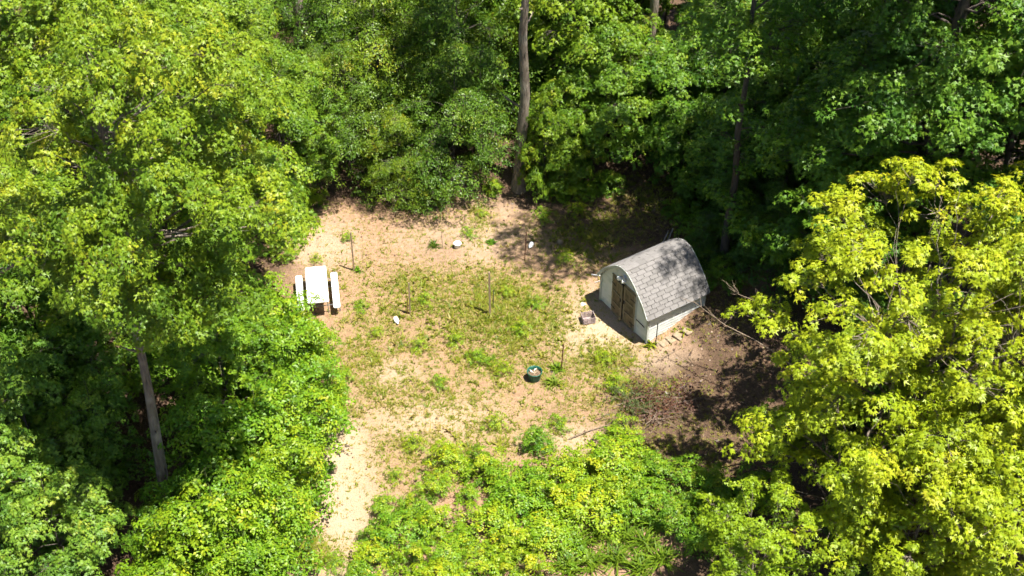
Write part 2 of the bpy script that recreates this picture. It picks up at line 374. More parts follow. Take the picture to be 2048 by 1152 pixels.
for k in range(2):
    P['fanlow', k] = make_tree(95 + k, 6.5, .8, 2.7, FAN, 52, .7, .6, 11, 31, .26, .125, .066, 'yellow', trunk_r=.07, up=.7, stems=3, young_toplit=.4, droop=.7, shell=.35)
for k in range(4):   # saplings
    P['sap', k] = make_tree(111 + k, 3.2, .3, 1.45, BALL, 34, .52, .6, 9, 34, .20, .082, .058, 'shrub', bark='stalk', trunk_r=.03, up=.3, young_toplit=.45, twig_r=.005, droop=.9, shell=.35)
for k in range(4):   # brambly shrubs
    P['bush', k] = make_tree(131 + k, 1.15, .10, .90, BALL, 22, .34, .7, 9, 26, .13, .062, .048, 'shrub', bark='stalk', trunk_r=.012, up=.2, young_toplit=.55, twig_r=.003)
for k in range(3):   # ground-hugging seedlings
    P['herb', k] = make_tree(151 + k, .5, .04, .5, BALL, 15, .2, .7, 6, 18, .085, .045, .028, 'shrub', bark='stalk', trunk_r=.006, up=.2, young_toplit=.45, twig_r=.002)
H0 = dict(slim=20, giant=27, pole=20, tall=17, mid=11, low=6, beech=8, fan=12, fanlow=6.5, sap=3.2, bush=1.15, herb=.5)
NAME = dict(slim='maple_tree', giant='maple_tree', pole='maple_tree', tall='maple_tree', mid='maple_tree', low='maple_tree', beech='beech_tree', fan='young_maple_tree', fanlow='young_maple_tree', sap='sapling', bush='shrub', herb='weed_plant')
CAT = dict(slim='tree', giant='tree', pole='tree', tall='tree', mid='tree', low='tree', beech='tree', fan='tree', fanlow='tree', sap='sapling', bush='shrub', herb='plant')
_turn = random.Random(3)
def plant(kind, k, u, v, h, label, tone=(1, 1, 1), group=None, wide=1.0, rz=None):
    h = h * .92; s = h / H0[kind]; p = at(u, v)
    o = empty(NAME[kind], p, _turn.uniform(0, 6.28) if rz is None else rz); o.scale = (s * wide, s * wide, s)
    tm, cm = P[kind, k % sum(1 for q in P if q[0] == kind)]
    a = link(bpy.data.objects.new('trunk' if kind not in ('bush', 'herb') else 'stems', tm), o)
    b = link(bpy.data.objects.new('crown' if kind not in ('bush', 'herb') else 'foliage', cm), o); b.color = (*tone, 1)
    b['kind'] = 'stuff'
    tag(o, label, CAT[kind], group); return o

# ------------------------------------------------------------------ ground
def blobs(x, y, lst):
    w_ = np.zeros_like(np.asarray(x, float))
    for u, v, ru, rv, a in lst:
        p = at(u, v); d = ((x - p.x) / (ru / 61)) ** 2 + ((y - p.y) / (rv / 44)) ** 2
        w_ = np.maximum(w_, a * np.exp(-d ** 1.3))
    return w_
_rs2 = np.random.RandomState(9)
_nk = [(_rs2.normal(0, 1, 2) * f, _rs2.uniform(0, 6.28)) for f in (.6, .9, 1.4, 2.2, 3.2, 4.6, 6.5, 9.0) for _ in range(3)]
def patch(x, y, o=0.0):
    """cheap patchiness field, about -1..1"""
    z = 0
    for i, (k, ph) in enumerate(_nk): z = z + np.sin(k[0] * (x + o) + k[1] * (y - o) + ph + 1.3 * np.sin(k[1] * x * .7 - k[0] * y * .5)) / (1 + i * .12)
    return np.tanh(z / 4.0)
PALE = [(690, 1000, 60, 130, .75), (680, 900, 60, 70, .8), (860, 840, 140, 45, .55), (1330, 735, 80, 40, .9), (1200, 660, 90, 80, .8), (640, 490, 80, 60, .45), (960, 480, 160, 60, .45), (1000, 410, 120, 35, .35), (1150, 880, 120, 30, .5), (1080, 1090, 30, 25, .3), (790, 750, 50, 30, .5)]
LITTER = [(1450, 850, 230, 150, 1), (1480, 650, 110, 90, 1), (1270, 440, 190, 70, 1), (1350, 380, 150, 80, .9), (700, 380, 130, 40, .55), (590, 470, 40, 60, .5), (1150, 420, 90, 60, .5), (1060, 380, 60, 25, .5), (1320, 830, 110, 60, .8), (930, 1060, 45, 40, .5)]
GREEN = [(860, 640, 190, 80, .75), (1020, 630, 140, 90, 1), (960, 730, 80, 45, .9), (830, 570, 120, 45, .6), (1205, 720, 70, 50, .85), (880, 780, 160, 60, .6), (720, 680, 70, 110, .7), (1090, 740, 90, 50, .45), (1010, 870, 110, 40, .8), (1150, 470, 90, 80, .9), (1120, 380, 60, 40, .8), (740, 800, 90, 70, .55), (1260, 780, 80, 50, .6), (1110, 830, 120, 60, .4), (760, 940, 70, 120, .45), (640, 1120, 70, 50, .7), (870, 900, 160, 50, .7), (1380, 940, 250, 60, .5), (1330, 390, 130, 60, .6), (960, 430, 30, 60, .5), (690, 560, 70, 40, .4), (1000, 560, 150, 40, .4)]
DARKSOIL = [(885, 500, 60, 35, .7), (1040, 510, 55, 35, .8), (1110, 745, 55, 30, .5), (940, 1060, 25, 45, .9), (820, 640, 30, 20, .4), (980, 625, 35, 20, .4)]
def grow(a, b, n, far, k):
    c = np.linspace(a, b, n); l = a - np.geomspace(.4, far, k)[::-1]; r_ = b + np.geomspace(.4, far, k); return np.concatenate([l, c, r_])
gx = grow(-17, 17, 240, 400, 18); gy = grow(-13, 17, 212, 400, 18)
X, Y = np.meshgrid(gx, gy); Z = gz(X, Y); nx, ny = len(gx), len(gy)
me = bpy.data.meshes.new('ground')
vv = np.stack([X, Y, Z], -1).reshape(-1, 3); ii = np.arange(nx * ny).reshape(ny, nx)
ff = np.stack([ii[:-1, :-1], ii[:-1, 1:], ii[1:, 1:], ii[1:, :-1]], -1).reshape(-1, 4)
me.from_pydata(vv.tolist(), [], ff.tolist()); me.polygons.foreach_set('use_smooth', [True] * len(ff))
def inside(x, y):
    """1 in the clearing, 0 under the trees"""
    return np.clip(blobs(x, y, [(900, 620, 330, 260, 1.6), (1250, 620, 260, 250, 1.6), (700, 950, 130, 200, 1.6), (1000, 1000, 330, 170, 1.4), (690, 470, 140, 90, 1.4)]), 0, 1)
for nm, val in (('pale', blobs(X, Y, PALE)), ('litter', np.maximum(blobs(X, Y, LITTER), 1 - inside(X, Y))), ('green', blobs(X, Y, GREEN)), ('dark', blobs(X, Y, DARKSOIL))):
    a = me.attributes.new(nm, 'FLOAT', 'POINT'); a.data.foreach_set('value', val.ravel().astype(np.float32))
m, n, l = newmat('sandy_soil')
geo = N(n, 'ShaderNodeNewGeometry')
def noise(sc, det=8, ro=.6):
    x = N(n, 'ShaderNodeTexNoise'); x.inputs['Scale'].default_value = sc; x.inputs['Detail'].default_value = det; x.inputs['Roughness'].default_value = ro
    l.new(geo.outputs['Position'], x.inputs['Vector']); return x.outputs['Fac']
def attr(nm): return N(n, 'ShaderNodeAttribute', attribute_name=nm).outputs['Fac']
def math_(op, a, b, clamp=True):
    x = N(n, 'ShaderNodeMath', operation=op); x.use_clamp = clamp
    for i, q in enumerate((a, b)):
        if isinstance(q, (int, float)): x.inputs[i].default_value = q
        else: l.new(q, x.inputs[i])
    return x.outputs[0]
n1, n2, n3 = noise(1.3), noise(7, 10, .7), noise(38, 6, .75)
sand = ramp(n, [(.34, (.205, .124, .074)), (.52, (.295, .186, .12)), (.72, (.36, .242, .165))]); l.new(n2, sand.inputs[0])
c = mixc(n, l, sand.outputs[0], (.43, .33, .235), math_('MULTIPLY', attr('pale'), math_('MULTIPLY_ADD', n2, 1.1)))
fine = ramp(n, [(.36, (.55, .50, .42)), (.47, (.95, .94, .92)), (.56, (1.02, 1.02, 1.0)), (.66, (1.22, 1.2, 1.15))]); l.new(n3, fine.inputs[0])
g1 = ramp(n, [(.38, (0, 0, 0)), (.62, (1, 1, 1))]); l.new(n2, g1.inputs[0])
c = mixc(n, l, c, (.19, .165, .05), math_('MULTIPLY', math_('MULTIPLY', attr('green'), g1.outputs[0]), .8))
c = mixc(n, l, c, (.165, .10, .063), math_('MULTIPLY', attr('dark'), .6))
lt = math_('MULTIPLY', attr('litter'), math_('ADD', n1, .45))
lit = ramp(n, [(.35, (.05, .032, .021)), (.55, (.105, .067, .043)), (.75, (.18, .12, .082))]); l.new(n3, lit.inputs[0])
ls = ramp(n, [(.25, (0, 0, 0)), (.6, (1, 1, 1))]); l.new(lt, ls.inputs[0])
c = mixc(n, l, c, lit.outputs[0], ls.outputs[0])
c = mixc(n, l, c, fine.outputs[0], 1.0, 'MULTIPLY')
p = N(n, 'ShaderNodeBsdfPrincipled'); l.new(c, p.inputs['Base Color']); p.inputs['Roughness'].default_value = .95; p.inputs['Specular IOR Level'].default_value = .15
b = N(n, 'ShaderNodeBump'); b.inputs['Strength'].default_value = .7; b.inputs['Distance'].default_value = .05
hh = math_('ADD', math_('MULTIPLY', n2, .7), math_('MULTIPLY', n3, .35)); l.new(hh, b.inputs['Height']); l.new(b.outputs[0], p.inputs['Normal'])
o = N(n, 'ShaderNodeOutputMaterial'); l.new(p.outputs[0], o.inputs[0])
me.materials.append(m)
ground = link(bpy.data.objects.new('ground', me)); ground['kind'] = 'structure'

# grass and small weeds growing thinly through the sand
def scatter(rs, n_, dens, box=(-12, 12, -11.5, 9)):
    x = rs.uniform(box[0], box[1], n_); y = rs.uniform(box[2], box[3], n_)
    keep = rs.uniform(0, 1, n_) < dens(x, y); return x[keep], y[keep]
rs = np.random.RandomState(21)
SHED_A = R(-57); _fl, _fr = at(1200.7, 599.3), at(1294, 687.8)
SHED_C = (_fl + _fr) / 2 + Vector((-math.sin(SHED_A), math.cos(SHED_A), 0)) * 1.10
def off_shed(x, y):
    c_, s_ = math.cos(SHED_A), math.sin(SHED_A); dx, dy = x - SHED_C.x, y - SHED_C.y
    a, b_ = dx * c_ + dy * s_, -dx * s_ + dy * c_
    return ((np.abs(a) > 1.3) | (np.abs(b_) > 1.18)).astype(float)
def dens(x, y):
    g = blobs(x, y, GREEN); pa = patch(x, y); ins = inside(x, y)
    d = (.34 + g * 1.05) * np.clip(.62 + .62 * pa, .14, 1) * (1 - .85 * np.clip(blobs(x, y, PALE) * 1.1 - g * .5, 0, 1)) * (1 - .6 * blobs(x, y, DARKSOIL))
    return d * ins * off_shed(x, y)
x, y = scatter(rs, 420000, dens); nC = len(x)
cnt = rs.randint(3, 9, nC); idx = np.repeat(np.arange(nC), cnt); mB = len(idx)
th = rs.uniform(0, 6.28, mB); gr = blobs(x, y, GREEN); sz = (rs.gamma(2.2, .0195, nC) * (.8 + .75 * gr))[idx]
px = x[idx] + rs.normal(0, .03, mB); py = y[idx] + rs.normal(0, .03, mB); pos = np.stack([px, py, gz(px, py) - .004], 1)
tilt = rs.uniform(.5, 2.2, mB); ax = unit(np.stack([np.cos(th) * tilt, np.sin(th) * tilt, np.ones(mB)], 1))
sdv = unit(np.cross(ax, np.array([0, 0, 1.0]))); wd = (sz * rs.uniform(.14, .34, mB))[:, None] + .005
L_ = (sz * rs.uniform(.6, 1.3, mB))[:, None]
q = np.stack([pos + sdv * wd * .6, pos + ax * L_, pos - sdv * wd * .6], 1)
dry = (rs.uniform(0, 1, nC) < .50 - .3 * gr) * .42
tint = (.42 + .26 * rs.normal(0, .5, nC) - .06 * patch(x, y, 3.) + dry)[idx] + rs.normal(0, .12, mB)
ob = link(bpy.data.objects.new('weeds', np_mesh('weeds', q, 3, M['blade'], tint)))
tag(ob, 'sparse grass and weeds growing through the sandy clearing', 'weeds', kind='stuff'); print('weed tris', mB)

# fallen leaves
def dl(x, y): return np.clip(np.maximum(blobs(x, y, LITTER), (1 - inside(x, y)) * .8), .025, 1) * np.clip(.6 + .6 * patch(x, y, 7.), .1, 1) * off_shed(x, y)
x, y = scatter(rs, 60000, dl, (-14, 15, -11, 9)); m_ = len(x)
pos = np.stack([x, y, gz(x, y) + rs.uniform(.004, .03, m_)], 1); th = rs.uniform(0, 6.28, m_)
ax = np.stack([np.cos(th), np.sin(th), rs.normal(0, .3, m_)], 1); nn = np.stack([rs.normal(0, .45, m_), rs.normal(0, .45, m_), np.ones(m_)], 1)
q = leaf_quads(pos, ax, unit(nn), rs.uniform(.05, .12, m_), rs.uniform(.035, .08, m_), .25)
ob = link(bpy.data.objects.new('leaf_litter', np_mesh('leaf_litter', q, 4, M['litter'], np.clip(rs.normal(.45, .28, m_), 0, 1))))
tag(ob, 'brown fallen leaves lying on the shaded ground', 'leaf litter', kind='stuff')

# bare twigs and crumbs of wood lying about, too small to pick apart
tw = MB()
tx_, ty_ = scatter(rs, 3000, lambda a, b: dl(a, b) * .5 + .03, (-11, 10, -10, 7))
for x_, y_ in list(zip(tx_, ty_))[:420]:
    a = rs.uniform(0, 3.14); L2 = rs.gamma(2, .10); z_ = float(gz(x_, y_)) + .012
    tw.tube([(x_, y_, z_), (x_ + L2 * .5 * math.cos(a) + rs.normal(0, .02), y_ + L2 * .5 * math.sin(a), z_ + .012), (x_ + L2 * math.cos(a), y_ + L2 * math.sin(a), z_)], [.006, .005, .003], 3, False)
ob = tw.build('twig_litter', M['twig']); tag(ob, 'thin dry twigs lying scattered over the ground', 'twigs', kind='stuff')

# ------------------------------------------------------------------ shed
SH = empty('garden_shed', (SHED_C.x, SHED_C.y, float(gz(_fl.x, _fl.y) + gz(_fr.x, _fr.y)) / 2 - .02), SHED_A)
tag(SH, 'small white arched-roof garden shed with weathered brown double doors', 'shed')
HW, HL, EV = 1.23, 1.10, 1.13            # half width, half length, eave height
PROF = [(1.335, 1.13), (1.205, 1.31), (1.07, 1.49), (.92, 1.66), (.765, 1.815), (.61, 1.96), (.445, 2.09), (.305, 2.175), (.16, 2.237), (0, 2.26)]
full = PROF + [(-a, b_) for a, b_ in PROF[-2::-1]]
def half_at(z):
    """half width of the gable under the roof at height z"""
    if z <= PROF[0][1] + .12: return HW
    for (a, za), (c_, zc) in zip(PROF, PROF[1:]):
        if za <= z <= zc: return max(min(a + (c_ - a) * (z - za) / (zc - za) - .07, HW), 0)
    return 0
# frame behind the siding, coloured dark to paint shadow lines between courses
core = MB()
gp = [(-HW + .03, .06), (HW - .03, .06)] + [(max(min(a, HW) - .09, 0.0) if a > 0 else -max(min(-a, HW) - .09, 0.0), z - .06) for a, z in full]
nn_ = len(gp)
for yy in (-HL + .03, HL - .03): pass
core.add([(a, -HL + .03, z) for a, z in gp] + [(a, HL - .03, z) for a, z in gp],
         [tuple(range(nn_)), tuple(range(2 * nn_ - 1, nn_ - 1, -1))] + [(i, nn_ + i, nn_ + (i + 1) % nn_, (i + 1) % nn_) for i in range(nn_)])
core.build('wall', M['roofdeck_lapshade'], SH)
for sx in (-.9, 0, .9): MB().box((sx, 0, .03), (.09, 2 * HL - .02, .09)).build('skid', M['wood'], SH)
DW, DH, DZ = .60, 1.50, .06              # door leaf width, height, sill height
def lap(x0, x1, z0, hgt, y, face, name='siding_board'):
    """one lapped course: thick at its lower edge, thin at the top"""
    mb = MB()
    if face in 'fb':
        s_ = -1 if face == 'f' else 1
        vs = [(x0, y, z0), (x1, y, z0), (x1, y + s_ * .013, z0), (x0, y + s_ * .013, z0), (x0, y, z0 + hgt), (x1, y, z0 + hgt), (x1, y + s_ * .0015, z0 + hgt), (x0, y + s_ * .0015, z0 + hgt)]
    else:
        s_ = 1 if face == 'r' else -1
        vs = [(y, x0, z0), (y, x1, z0), (y + s_ * .013, x1, z0), (y + s_ * .013, x0, z0), (y, x0, z0 + hgt), (y, x1, z0 + hgt), (y + s_ * .004, x1, z0 + hgt), (y + s_ * .004, x0, z0 + hgt)]
    mb.add(vs, [(0, 1, 2, 3), (3, 2, 6, 7), (4, 7, 6, 5), (0, 3, 7, 4), (1, 5, 6, 2), (0, 4, 5, 1)])
    return mb.build(name, M['siding'], SH)
EXPO = .102
for i in range(11):
    z = .06 + i * EXPO
    if z + EXPO < 1.14:
        lap(-HL, HL, z, EXPO - .018, HW, 'r'); lap(-HL, HL, z, EXPO - .018, -HW, 'l')
for i in range(22):
    z = .06 + i * EXPO; hw = min(half_at(z), half_at(z + EXPO * .8))
    if hw < .08: break
    lap(-hw, hw, z, EXPO - .018, HL, 'b')
    if z < DZ + DH - .02:
        lap(-hw, -DW - .045, z, EXPO - .018, -HL, 'f'); lap(DW + .045, hw, z, EXPO - .018, -HL, 'f')
    else: lap(-hw, hw, z, EXPO - .018, -HL, 'f')
for sx in (-1, 1):
    for sy in (-1, 1): MB().box((sx * (HW + .006), sy * (HL + .006), .585), (.075, .075, 1.07), ch=.006).build('corner_trim', M['trim'], SH)
    MB().box((sx * (DW + .022), -HL - .018, DZ + DH / 2), (.042, .05, DH + .02)).build('door_trim', M['trim'], SH)
MB().box((0, -HL - .018, DZ + DH + .03), (2 * DW + .086, .05, .045)).build('door_trim', M['doorframe'], SH)
MB().box((0, -HL - .003, DZ + DH / 2), (2 * DW, .012, DH)).build('inside_dark_sheet', M['black'], SH)  # near-black sheet standing in for the unlit inside of the shed
for sx in (-1, 1):                        # two leaves, the far one ajar
    dr_ = empty('door'); dr_.parent = SH; dr_.location = (sx * DW, -HL - .032, DZ)
    dr_.rotation_euler = (0, 0, R(-5.5) if sx < 0 else R(1.0))
    W_ = DW - .014; cx = -sx * W_ / 2
    MB().box((cx, 0, DH / 2), (W_, .022, DH - .02)).build('panel', M['door'], dr_)
    for ex in (-1, 1): MB().box((cx + ex * (W_ / 2 - .036), -.019, DH / 2), (.07, .016, DH - .024)).build('stile', M['doorframe'], dr_)
    for zz in (.045, .48, .95, DH - .05): MB().box((cx, -.0185, zz), (W_ - .146, .015, .062)).build('rail', M['doorframe'], dr_)
    for zz in (.52, .99): MB().box((cx, -.021, zz), (W_ - .15, .012, .012)).build('groove', M['iron'], dr_)
    for zz in (.26, 1.22): MB().box((-sx * .11, -.031, zz), (.24, .008, .035)).build('hinge', M['iron'], dr_)
    MB().box((-sx * (W_ - .05), -.04, .86), (.03, .03, .14)).build('handle', M['iron'], dr_)
MB().box((DW + .28, -HL - .026, .62), (.42, .012, .035), Matrix.Rotation(R(2), 3, 'Y')).build('latch_bar', M['iron'], SH)
# roof
deck = MB(); YF, YB = -HL - .11, HL + .11
def offs(i, d):
    a = Vector(full[max(i - 1, 0)]); b_ = Vector(full[min(i + 1, len(full) - 1)]); t = (b_ - a).normalized(); return Vector(full[i]) + Vector((t.y, -t.x)) * d
k = len(full)
vs = []
for yy in (YF, YB):
    vs += [(*offs(i, 0), ) for i in range(k)] + [(*offs(i, -.045), ) for i in range(k)] if False else [(offs(i, 0).x, yy, offs(i, 0).y) for i in range(k)] + [(offs(i, -.05).x, yy, offs(i, -.05).y) for i in range(k)]
sgn = 1
fs = []
for i in range(k - 1):
    fs += [(i, i + 1, 2 * k + i + 1, 2 * k + i), (k + i, 3 * k + i, 3 * k + i + 1, k + i + 1), (i, k + i, k + i + 1, i + 1), (2 * k + i, 2 * k + i + 1, 3 * k + i + 1, 3 * k + i)]
fs += [(0, 2 * k, 3 * k, k), (k - 1, 2 * k - 1, 4 * k - 1, 3 * k - 1)]
roof = deck.add(vs, fs).build('roof', M['roofdeck_lapshade'], SH)
# arc-length walk so that every course of tabs follows the curve
P2 = [Vector(q_) for q_ in full]; cum = [0.0]
for a, b_ in zip(P2, P2[1:]): cum.append(cum[-1] + (b_ - a).length)
def arc(s_):
    s_ = min(max(s_, 0), cum[-1] - 1e-6)
    for i in range(len(cum) - 1):
        if s_ <= cum[i + 1]:
            t = (s_ - cum[i]) / (cum[i + 1] - cum[i]); d = (P2[i + 1] - P2[i]).normalized(); return P2[i].lerp(P2[i + 1], t), d, Vector((d.y, -d.x))
half_len = cum[-1] / 2; ROWS = 13; ex = half_len / ROWS; TAB = .305
rr = random.Random(4); y0, y1 = YF - .012, YB + .012
def tab(side, s0, s1, ya, yb):
    """one shingle tab between arc lengths s0 (lower edge) and s1"""
    rows = []
    for s_, lift in ((s0, .027 + rr.uniform(0, .006)), ((s0 + s1) / 2, .014), (s1, .005)):
        p_, d, n_ = arc(max(s_, .0)); o_ = -n_ if True else n_
        if o_.dot(p_ - Vector((0, 1.2))) < 0: o_ = -o_
        ext = min(s_, 0) * d
        rows.append((p_ + ext + o_ * lift, p_ + ext + o_ * .001))
    mb = MB(); vs = []
    for top, bot in rows: vs += [(side * top.x, ya, top.y), (side * top.x, yb, top.y), (side * bot.x, ya, bot.y), (side * bot.x, yb, bot.y)]
    fs = [(0, 1, 5, 4), (4, 5, 9, 8), (0, 2, 3, 1), (0, 4, 6, 2), (4, 8, 10, 6), (1, 3, 7, 5), (5, 7, 11, 9), (8, 9, 11, 10)]
    if side < 0: fs = [f[::-1] for f in fs]
    return mb.add(vs, fs).build('shingle', M['shingle'], roof)
for side in (1, -1):
    for r_ in range(ROWS):
        s0, s1 = r_ * ex - (.03 if r_ == 0 else 0), (r_ + 1) * ex + .012
        y = y0 - (TAB / 2 if r_ % 2 else 0) + rr.uniform(-.012, .012)
        while y < y1 - .03:
            a, b_ = max(y, y0), min(y + TAB - .017, y1)
            if b_ - a > .04: tab(side, s0, min(s1, half_len), a, b_)
            y += TAB
for j in range(9):                        # ridge caps
    ya = y0 + j * (y1 - y0) / 9; mb = MB(); vs = []
    for sgn_ in (-1, -.5, 0, .5, 1):
        p_, d, n_ = arc(half_len + sgn_ * .14); o_ = Vector((0, 1)) if abs(p_.x) < 1e-4 else (-n_ if (-n_).y > 0 else n_)
        vs += [(p_.x + o_.x * .030, ya, p_.y + o_.y * .030), (p_.x + o_.x * .022, ya + (y1 - y0) / 9 + .01, p_.y + o_.y * .022)]
    mb.add(vs, [(2 * i, 2 * i + 1, 2 * i + 3, 2 * i + 2) for i in range(4)]).build('ridge_cap', M['shingle'], roof)
for yy, nm in ((YF - .018, 'fascia'), (YB + .018, 'fascia')):
    mb = MB(); vs = []
    for i in range(k):
        a, b_ = offs(i, -.012), offs(i, .085)
        if (a - Vector((0, 1.2))).length < (b_ - Vector((0, 1.2))).length: a, b_ = offs(i, .012), offs(i, -.085)
        vs += [(a.x, yy - .012, a.y), (b_.x, yy - .012, b_.y), (b_.x, yy + .012, b_.y), (a.x, yy + .012, a.y)]
    fs = []
    for i in range(k - 1):
        for e in range(4): fs.append((4 * i + e, 4 * i + (e + 1) % 4, 4 * i + 4 + (e + 1) % 4, 4 * i + 4 + e))
    fs += [(0, 3, 2, 1), (4 * k - 4, 4 * k - 3, 4 * k - 2, 4 * k - 1)]
    mb.add(vs, fs).build(nm, M['trim'], roof)
for sx in (-1, 1): MB().box((sx * 1.31, 0, 1.10), (.02, YB - YF, .075)).build('eave_board', M['roofdeck_lapshade'], roof)
fl = empty('flood_light', (-.03, -HL - .03, 1.84)); fl.parent = SH
MB().box((0, -.012, 0), (.11, .03, .11), ch=.01).build('mount', M['white_plastic'], fl)
for sx in (-1, 1):
    hd = MB(); mt = Matrix.Rotation(R(55), 3, 'X') @ Matrix.Rotation(R(0), 3, 'Z')
    pr = [(0.0, -.10), (.045, -.10), (.055, -.06), (.075, .02), (.078, .05), (.0, .045)]
    hd.lathe(pr, 14); q_ = Matrix.Rotation(R(75), 3, 'X') @ Matrix.Rotation(R(sx * -22), 3, 'Y')
    hd.v = [tuple(q_ @ Vector(p_) + Vector((sx * .095, -.13, -.01))) for p_ in hd.v]
    hd.tube([(sx * .03, -.03, 0), (sx * .085, -.08, 0)], .016, 6)
    hd.build('lamp_head', M['white_plastic'], fl, True)

# ------------------------------------------------------------------ things standing in the clearing
# folding picnic table
tp = at(633.5, 568, .74); _a, _b = at(630, 531.8, .74), at(635.8, 604, .74); ang = math.atan2((_b - _a).y, (_b - _a).x) + math.pi / 2
T = empty('picnic_table', (tp.x, tp.y, float(gz(tp.x, tp.y))), ang); tag(T, 'white folding picnic table with two benches beside the left bushes', 'picnic table')
def slab(name, cx, cy, wx, wy, z, th):
    mb = MB(); rc = .05; pr = []
    for sx, sy, a0 in ((1, 1, 0), (-1, 1, 90), (-1, -1, 180), (1, -1, 270)):
        for q_ in range(4):
            a = R(a0 + q_ * 30); pr.append((cx + sx * (wx / 2 - rc) + rc * math.cos(a), cy + sy * (wy / 2 - rc) + rc * math.sin(a)))
    k_ = len(pr); ins_ = [(cx + (a - cx) * (1 - .018 / wx), cy + (b_ - cy) * (1 - .018 / wy)) for a, b_ in pr]
    mb.add([(a, b_, z - th) for a, b_ in pr] + [(a, b_, z - .008) for a, b_ in pr] + [(a, b_, z) for a, b_ in ins_],
           [tuple(range(k_ - 1, -1, -1)), tuple(range(2 * k_, 3 * k_))] + [(r_ + i, r_ + (i + 1) % k_, r_ + k_ + (i + 1) % k_, r_ + k_ + i) for r_ in (0, k_) for i in range(k_)])
    return mb.build(name, M['white_plastic'], T)
slab('table_top', 0, 0, .68, 1.76, .74, .045)
for sx in (-1, 1):
    slab('bench', sx * .57, 0, .22, 1.74, .44, .04)
for sy in (-1, 1):
    y_ = sy * .64; mb = MB()
    mb.tube([(-.66, y_, .40), (-.66, y_, .03), (-.60, y_, .015), (.60, y_, .015), (.66, y_, .03), (.66, y_, .40)], .016, 6)
    mb.tube([(-.28, y_, .70), (-.30, y_, .02)], .015, 6); mb.tube([(.28, y_, .70), (.30, y_, .02)], .015, 6)
    mb.tube([(-.66, y_, .36), (-.28, y_, .36), (.28, y_, .36), (.66, y_, .36)], .013, 6); mb.build('leg_frame', M['grey_steel'], T)
    MB().tube([(0, y_, .36), (0, sy * .12, .68)], .010, 6).build('brace', M['grey_steel'], T)

# stakes: foot px, top height, half-thickness, lean, material
def stake(name, u, v, h, r_, mat, label, lean=(0, 0), cat='stake', sq=True, group=None):
    p_ = at(u, v); o_ = empty(name, p_, random.Random(int(u)).uniform(0, 3)); mb = MB()
    h = h * .92; tipx, tipy = lean[0] * h, lean[1] * h
    if sq:
        vs = []
        for z, q_ in ((-.15, r_ * .9), (h * .5, r_), (h - .03, r_), (h, r_ * .7)):
            t = max(z, 0) / h; vs += [(tipx * t + a * q_, tipy * t + b_ * q_, z) for a, b_ in ((-1, -1), (1, -1), (1, 1), (-1, 1))]
        fs = [(r2 * 4 + i, r2 * 4 + (i + 1) % 4, r2 * 4 + 4 + (i + 1) % 4, r2 * 4 + 4 + i) for r2 in range(3) for i in range(4)] + [(12, 13, 14, 15)]
        mb.add(vs, fs)
    else:
        mb.tube([(0, 0, -.15), (tipx * .5, tipy * .5, h * .5), (tipx, tipy, h)], r_, 6)
    o_.rotation_euler = (0, 0, 0); mb.build('shaft', M[mat], o_)
    tag(o_, label, cat, group); return o_
stake('garden_stake', 708, 541, 1.78, .024, 'wood', 'tall weathered wooden stake right of the picnic table', (.0, .01))
stake('garden_stake', 820, 628, 1.45, .022, 'wood', 'wooden stake behind the small white jug in the weeds', (.015, 0))
stake('garden_stake', 814, 628, .75, .016, 'rust', 'short brown stake leaning beside a taller one near the white jug', (.06, 0), sq=False)
s1 = stake('garden_stake', 980, 628, 1.92, .030, 'wood', 'thick pale wooden stake standing in green weeds mid-clearing', (-.005, 0))
stake('metal_stake', 986, 615, .80, .014, 'dark_steel', 'short dark metal stake next to the thick pale wooden stake', (.03, 0), sq=False)
stake('metal_stake', 1049, 521, 1.30, .016, 'rust', 'thin rusty metal stake on dark soil near the white jug', (.045, .02), sq=False)
stake('garden_stake', 885, 497, .80, .010, 'twig', 'very thin stake beside the spiky plant and white bucket', (-.01, 0), sq=False)
t_ = stake('metal_stake', 1122, 742, 1.22, .020, 'rust', 'dark rusty post behind the green plant pot', (.05, .02), sq=False)
stake('metal_stake', 1311, 690, 1.02, .016, 'dark_steel', 'dark thin stake standing against the shed side wall', (.02, .0), sq=False)

# plant pot
pp = at(1069, 758); POT = empty('plant_pot', pp); tag(POT, 'round green plastic plant pot with dry soil in the clearing', 'plant pot')
MB().lathe([(.0, .0), (.17, .0), (.175, .01), (.205, .24), (.212, .30), (.235, .305), (.238, .345), (.222, .347), (.210, .33), (.200, .20)], 28).build('pot', M['green_pot'], POT, True)
MB().lathe([(.20, .22), (.14, .245), (.07, .262), (.0, .268)], 16, wob=.06, seed=3).build('soil', M['soil'], POT, True)
rr = random.Random(8)
for i in range(9):
    a, q_ = rr.uniform(0, 6.28), rr.uniform(.02, .14); mb = MB(); c_ = Vector((q_ * math.cos(a), q_ * math.sin(a), .275)); b2 = rr.uniform(0, 6.28); d = Vector((math.cos(b2), math.sin(b2), .25)) * .07; sd2 = Vector((-math.sin(b2), math.cos(b2), 0)) * .025
    mb.add([c_ - d, c_ + sd2 + Vector((0, 0, .012)), c_ + d, c_ - sd2 + Vector((0, 0, .012))], [(0, 1, 2, 3)]).build('dry_leaf', M['paver'] if i % 3 else M['stone'], POT)

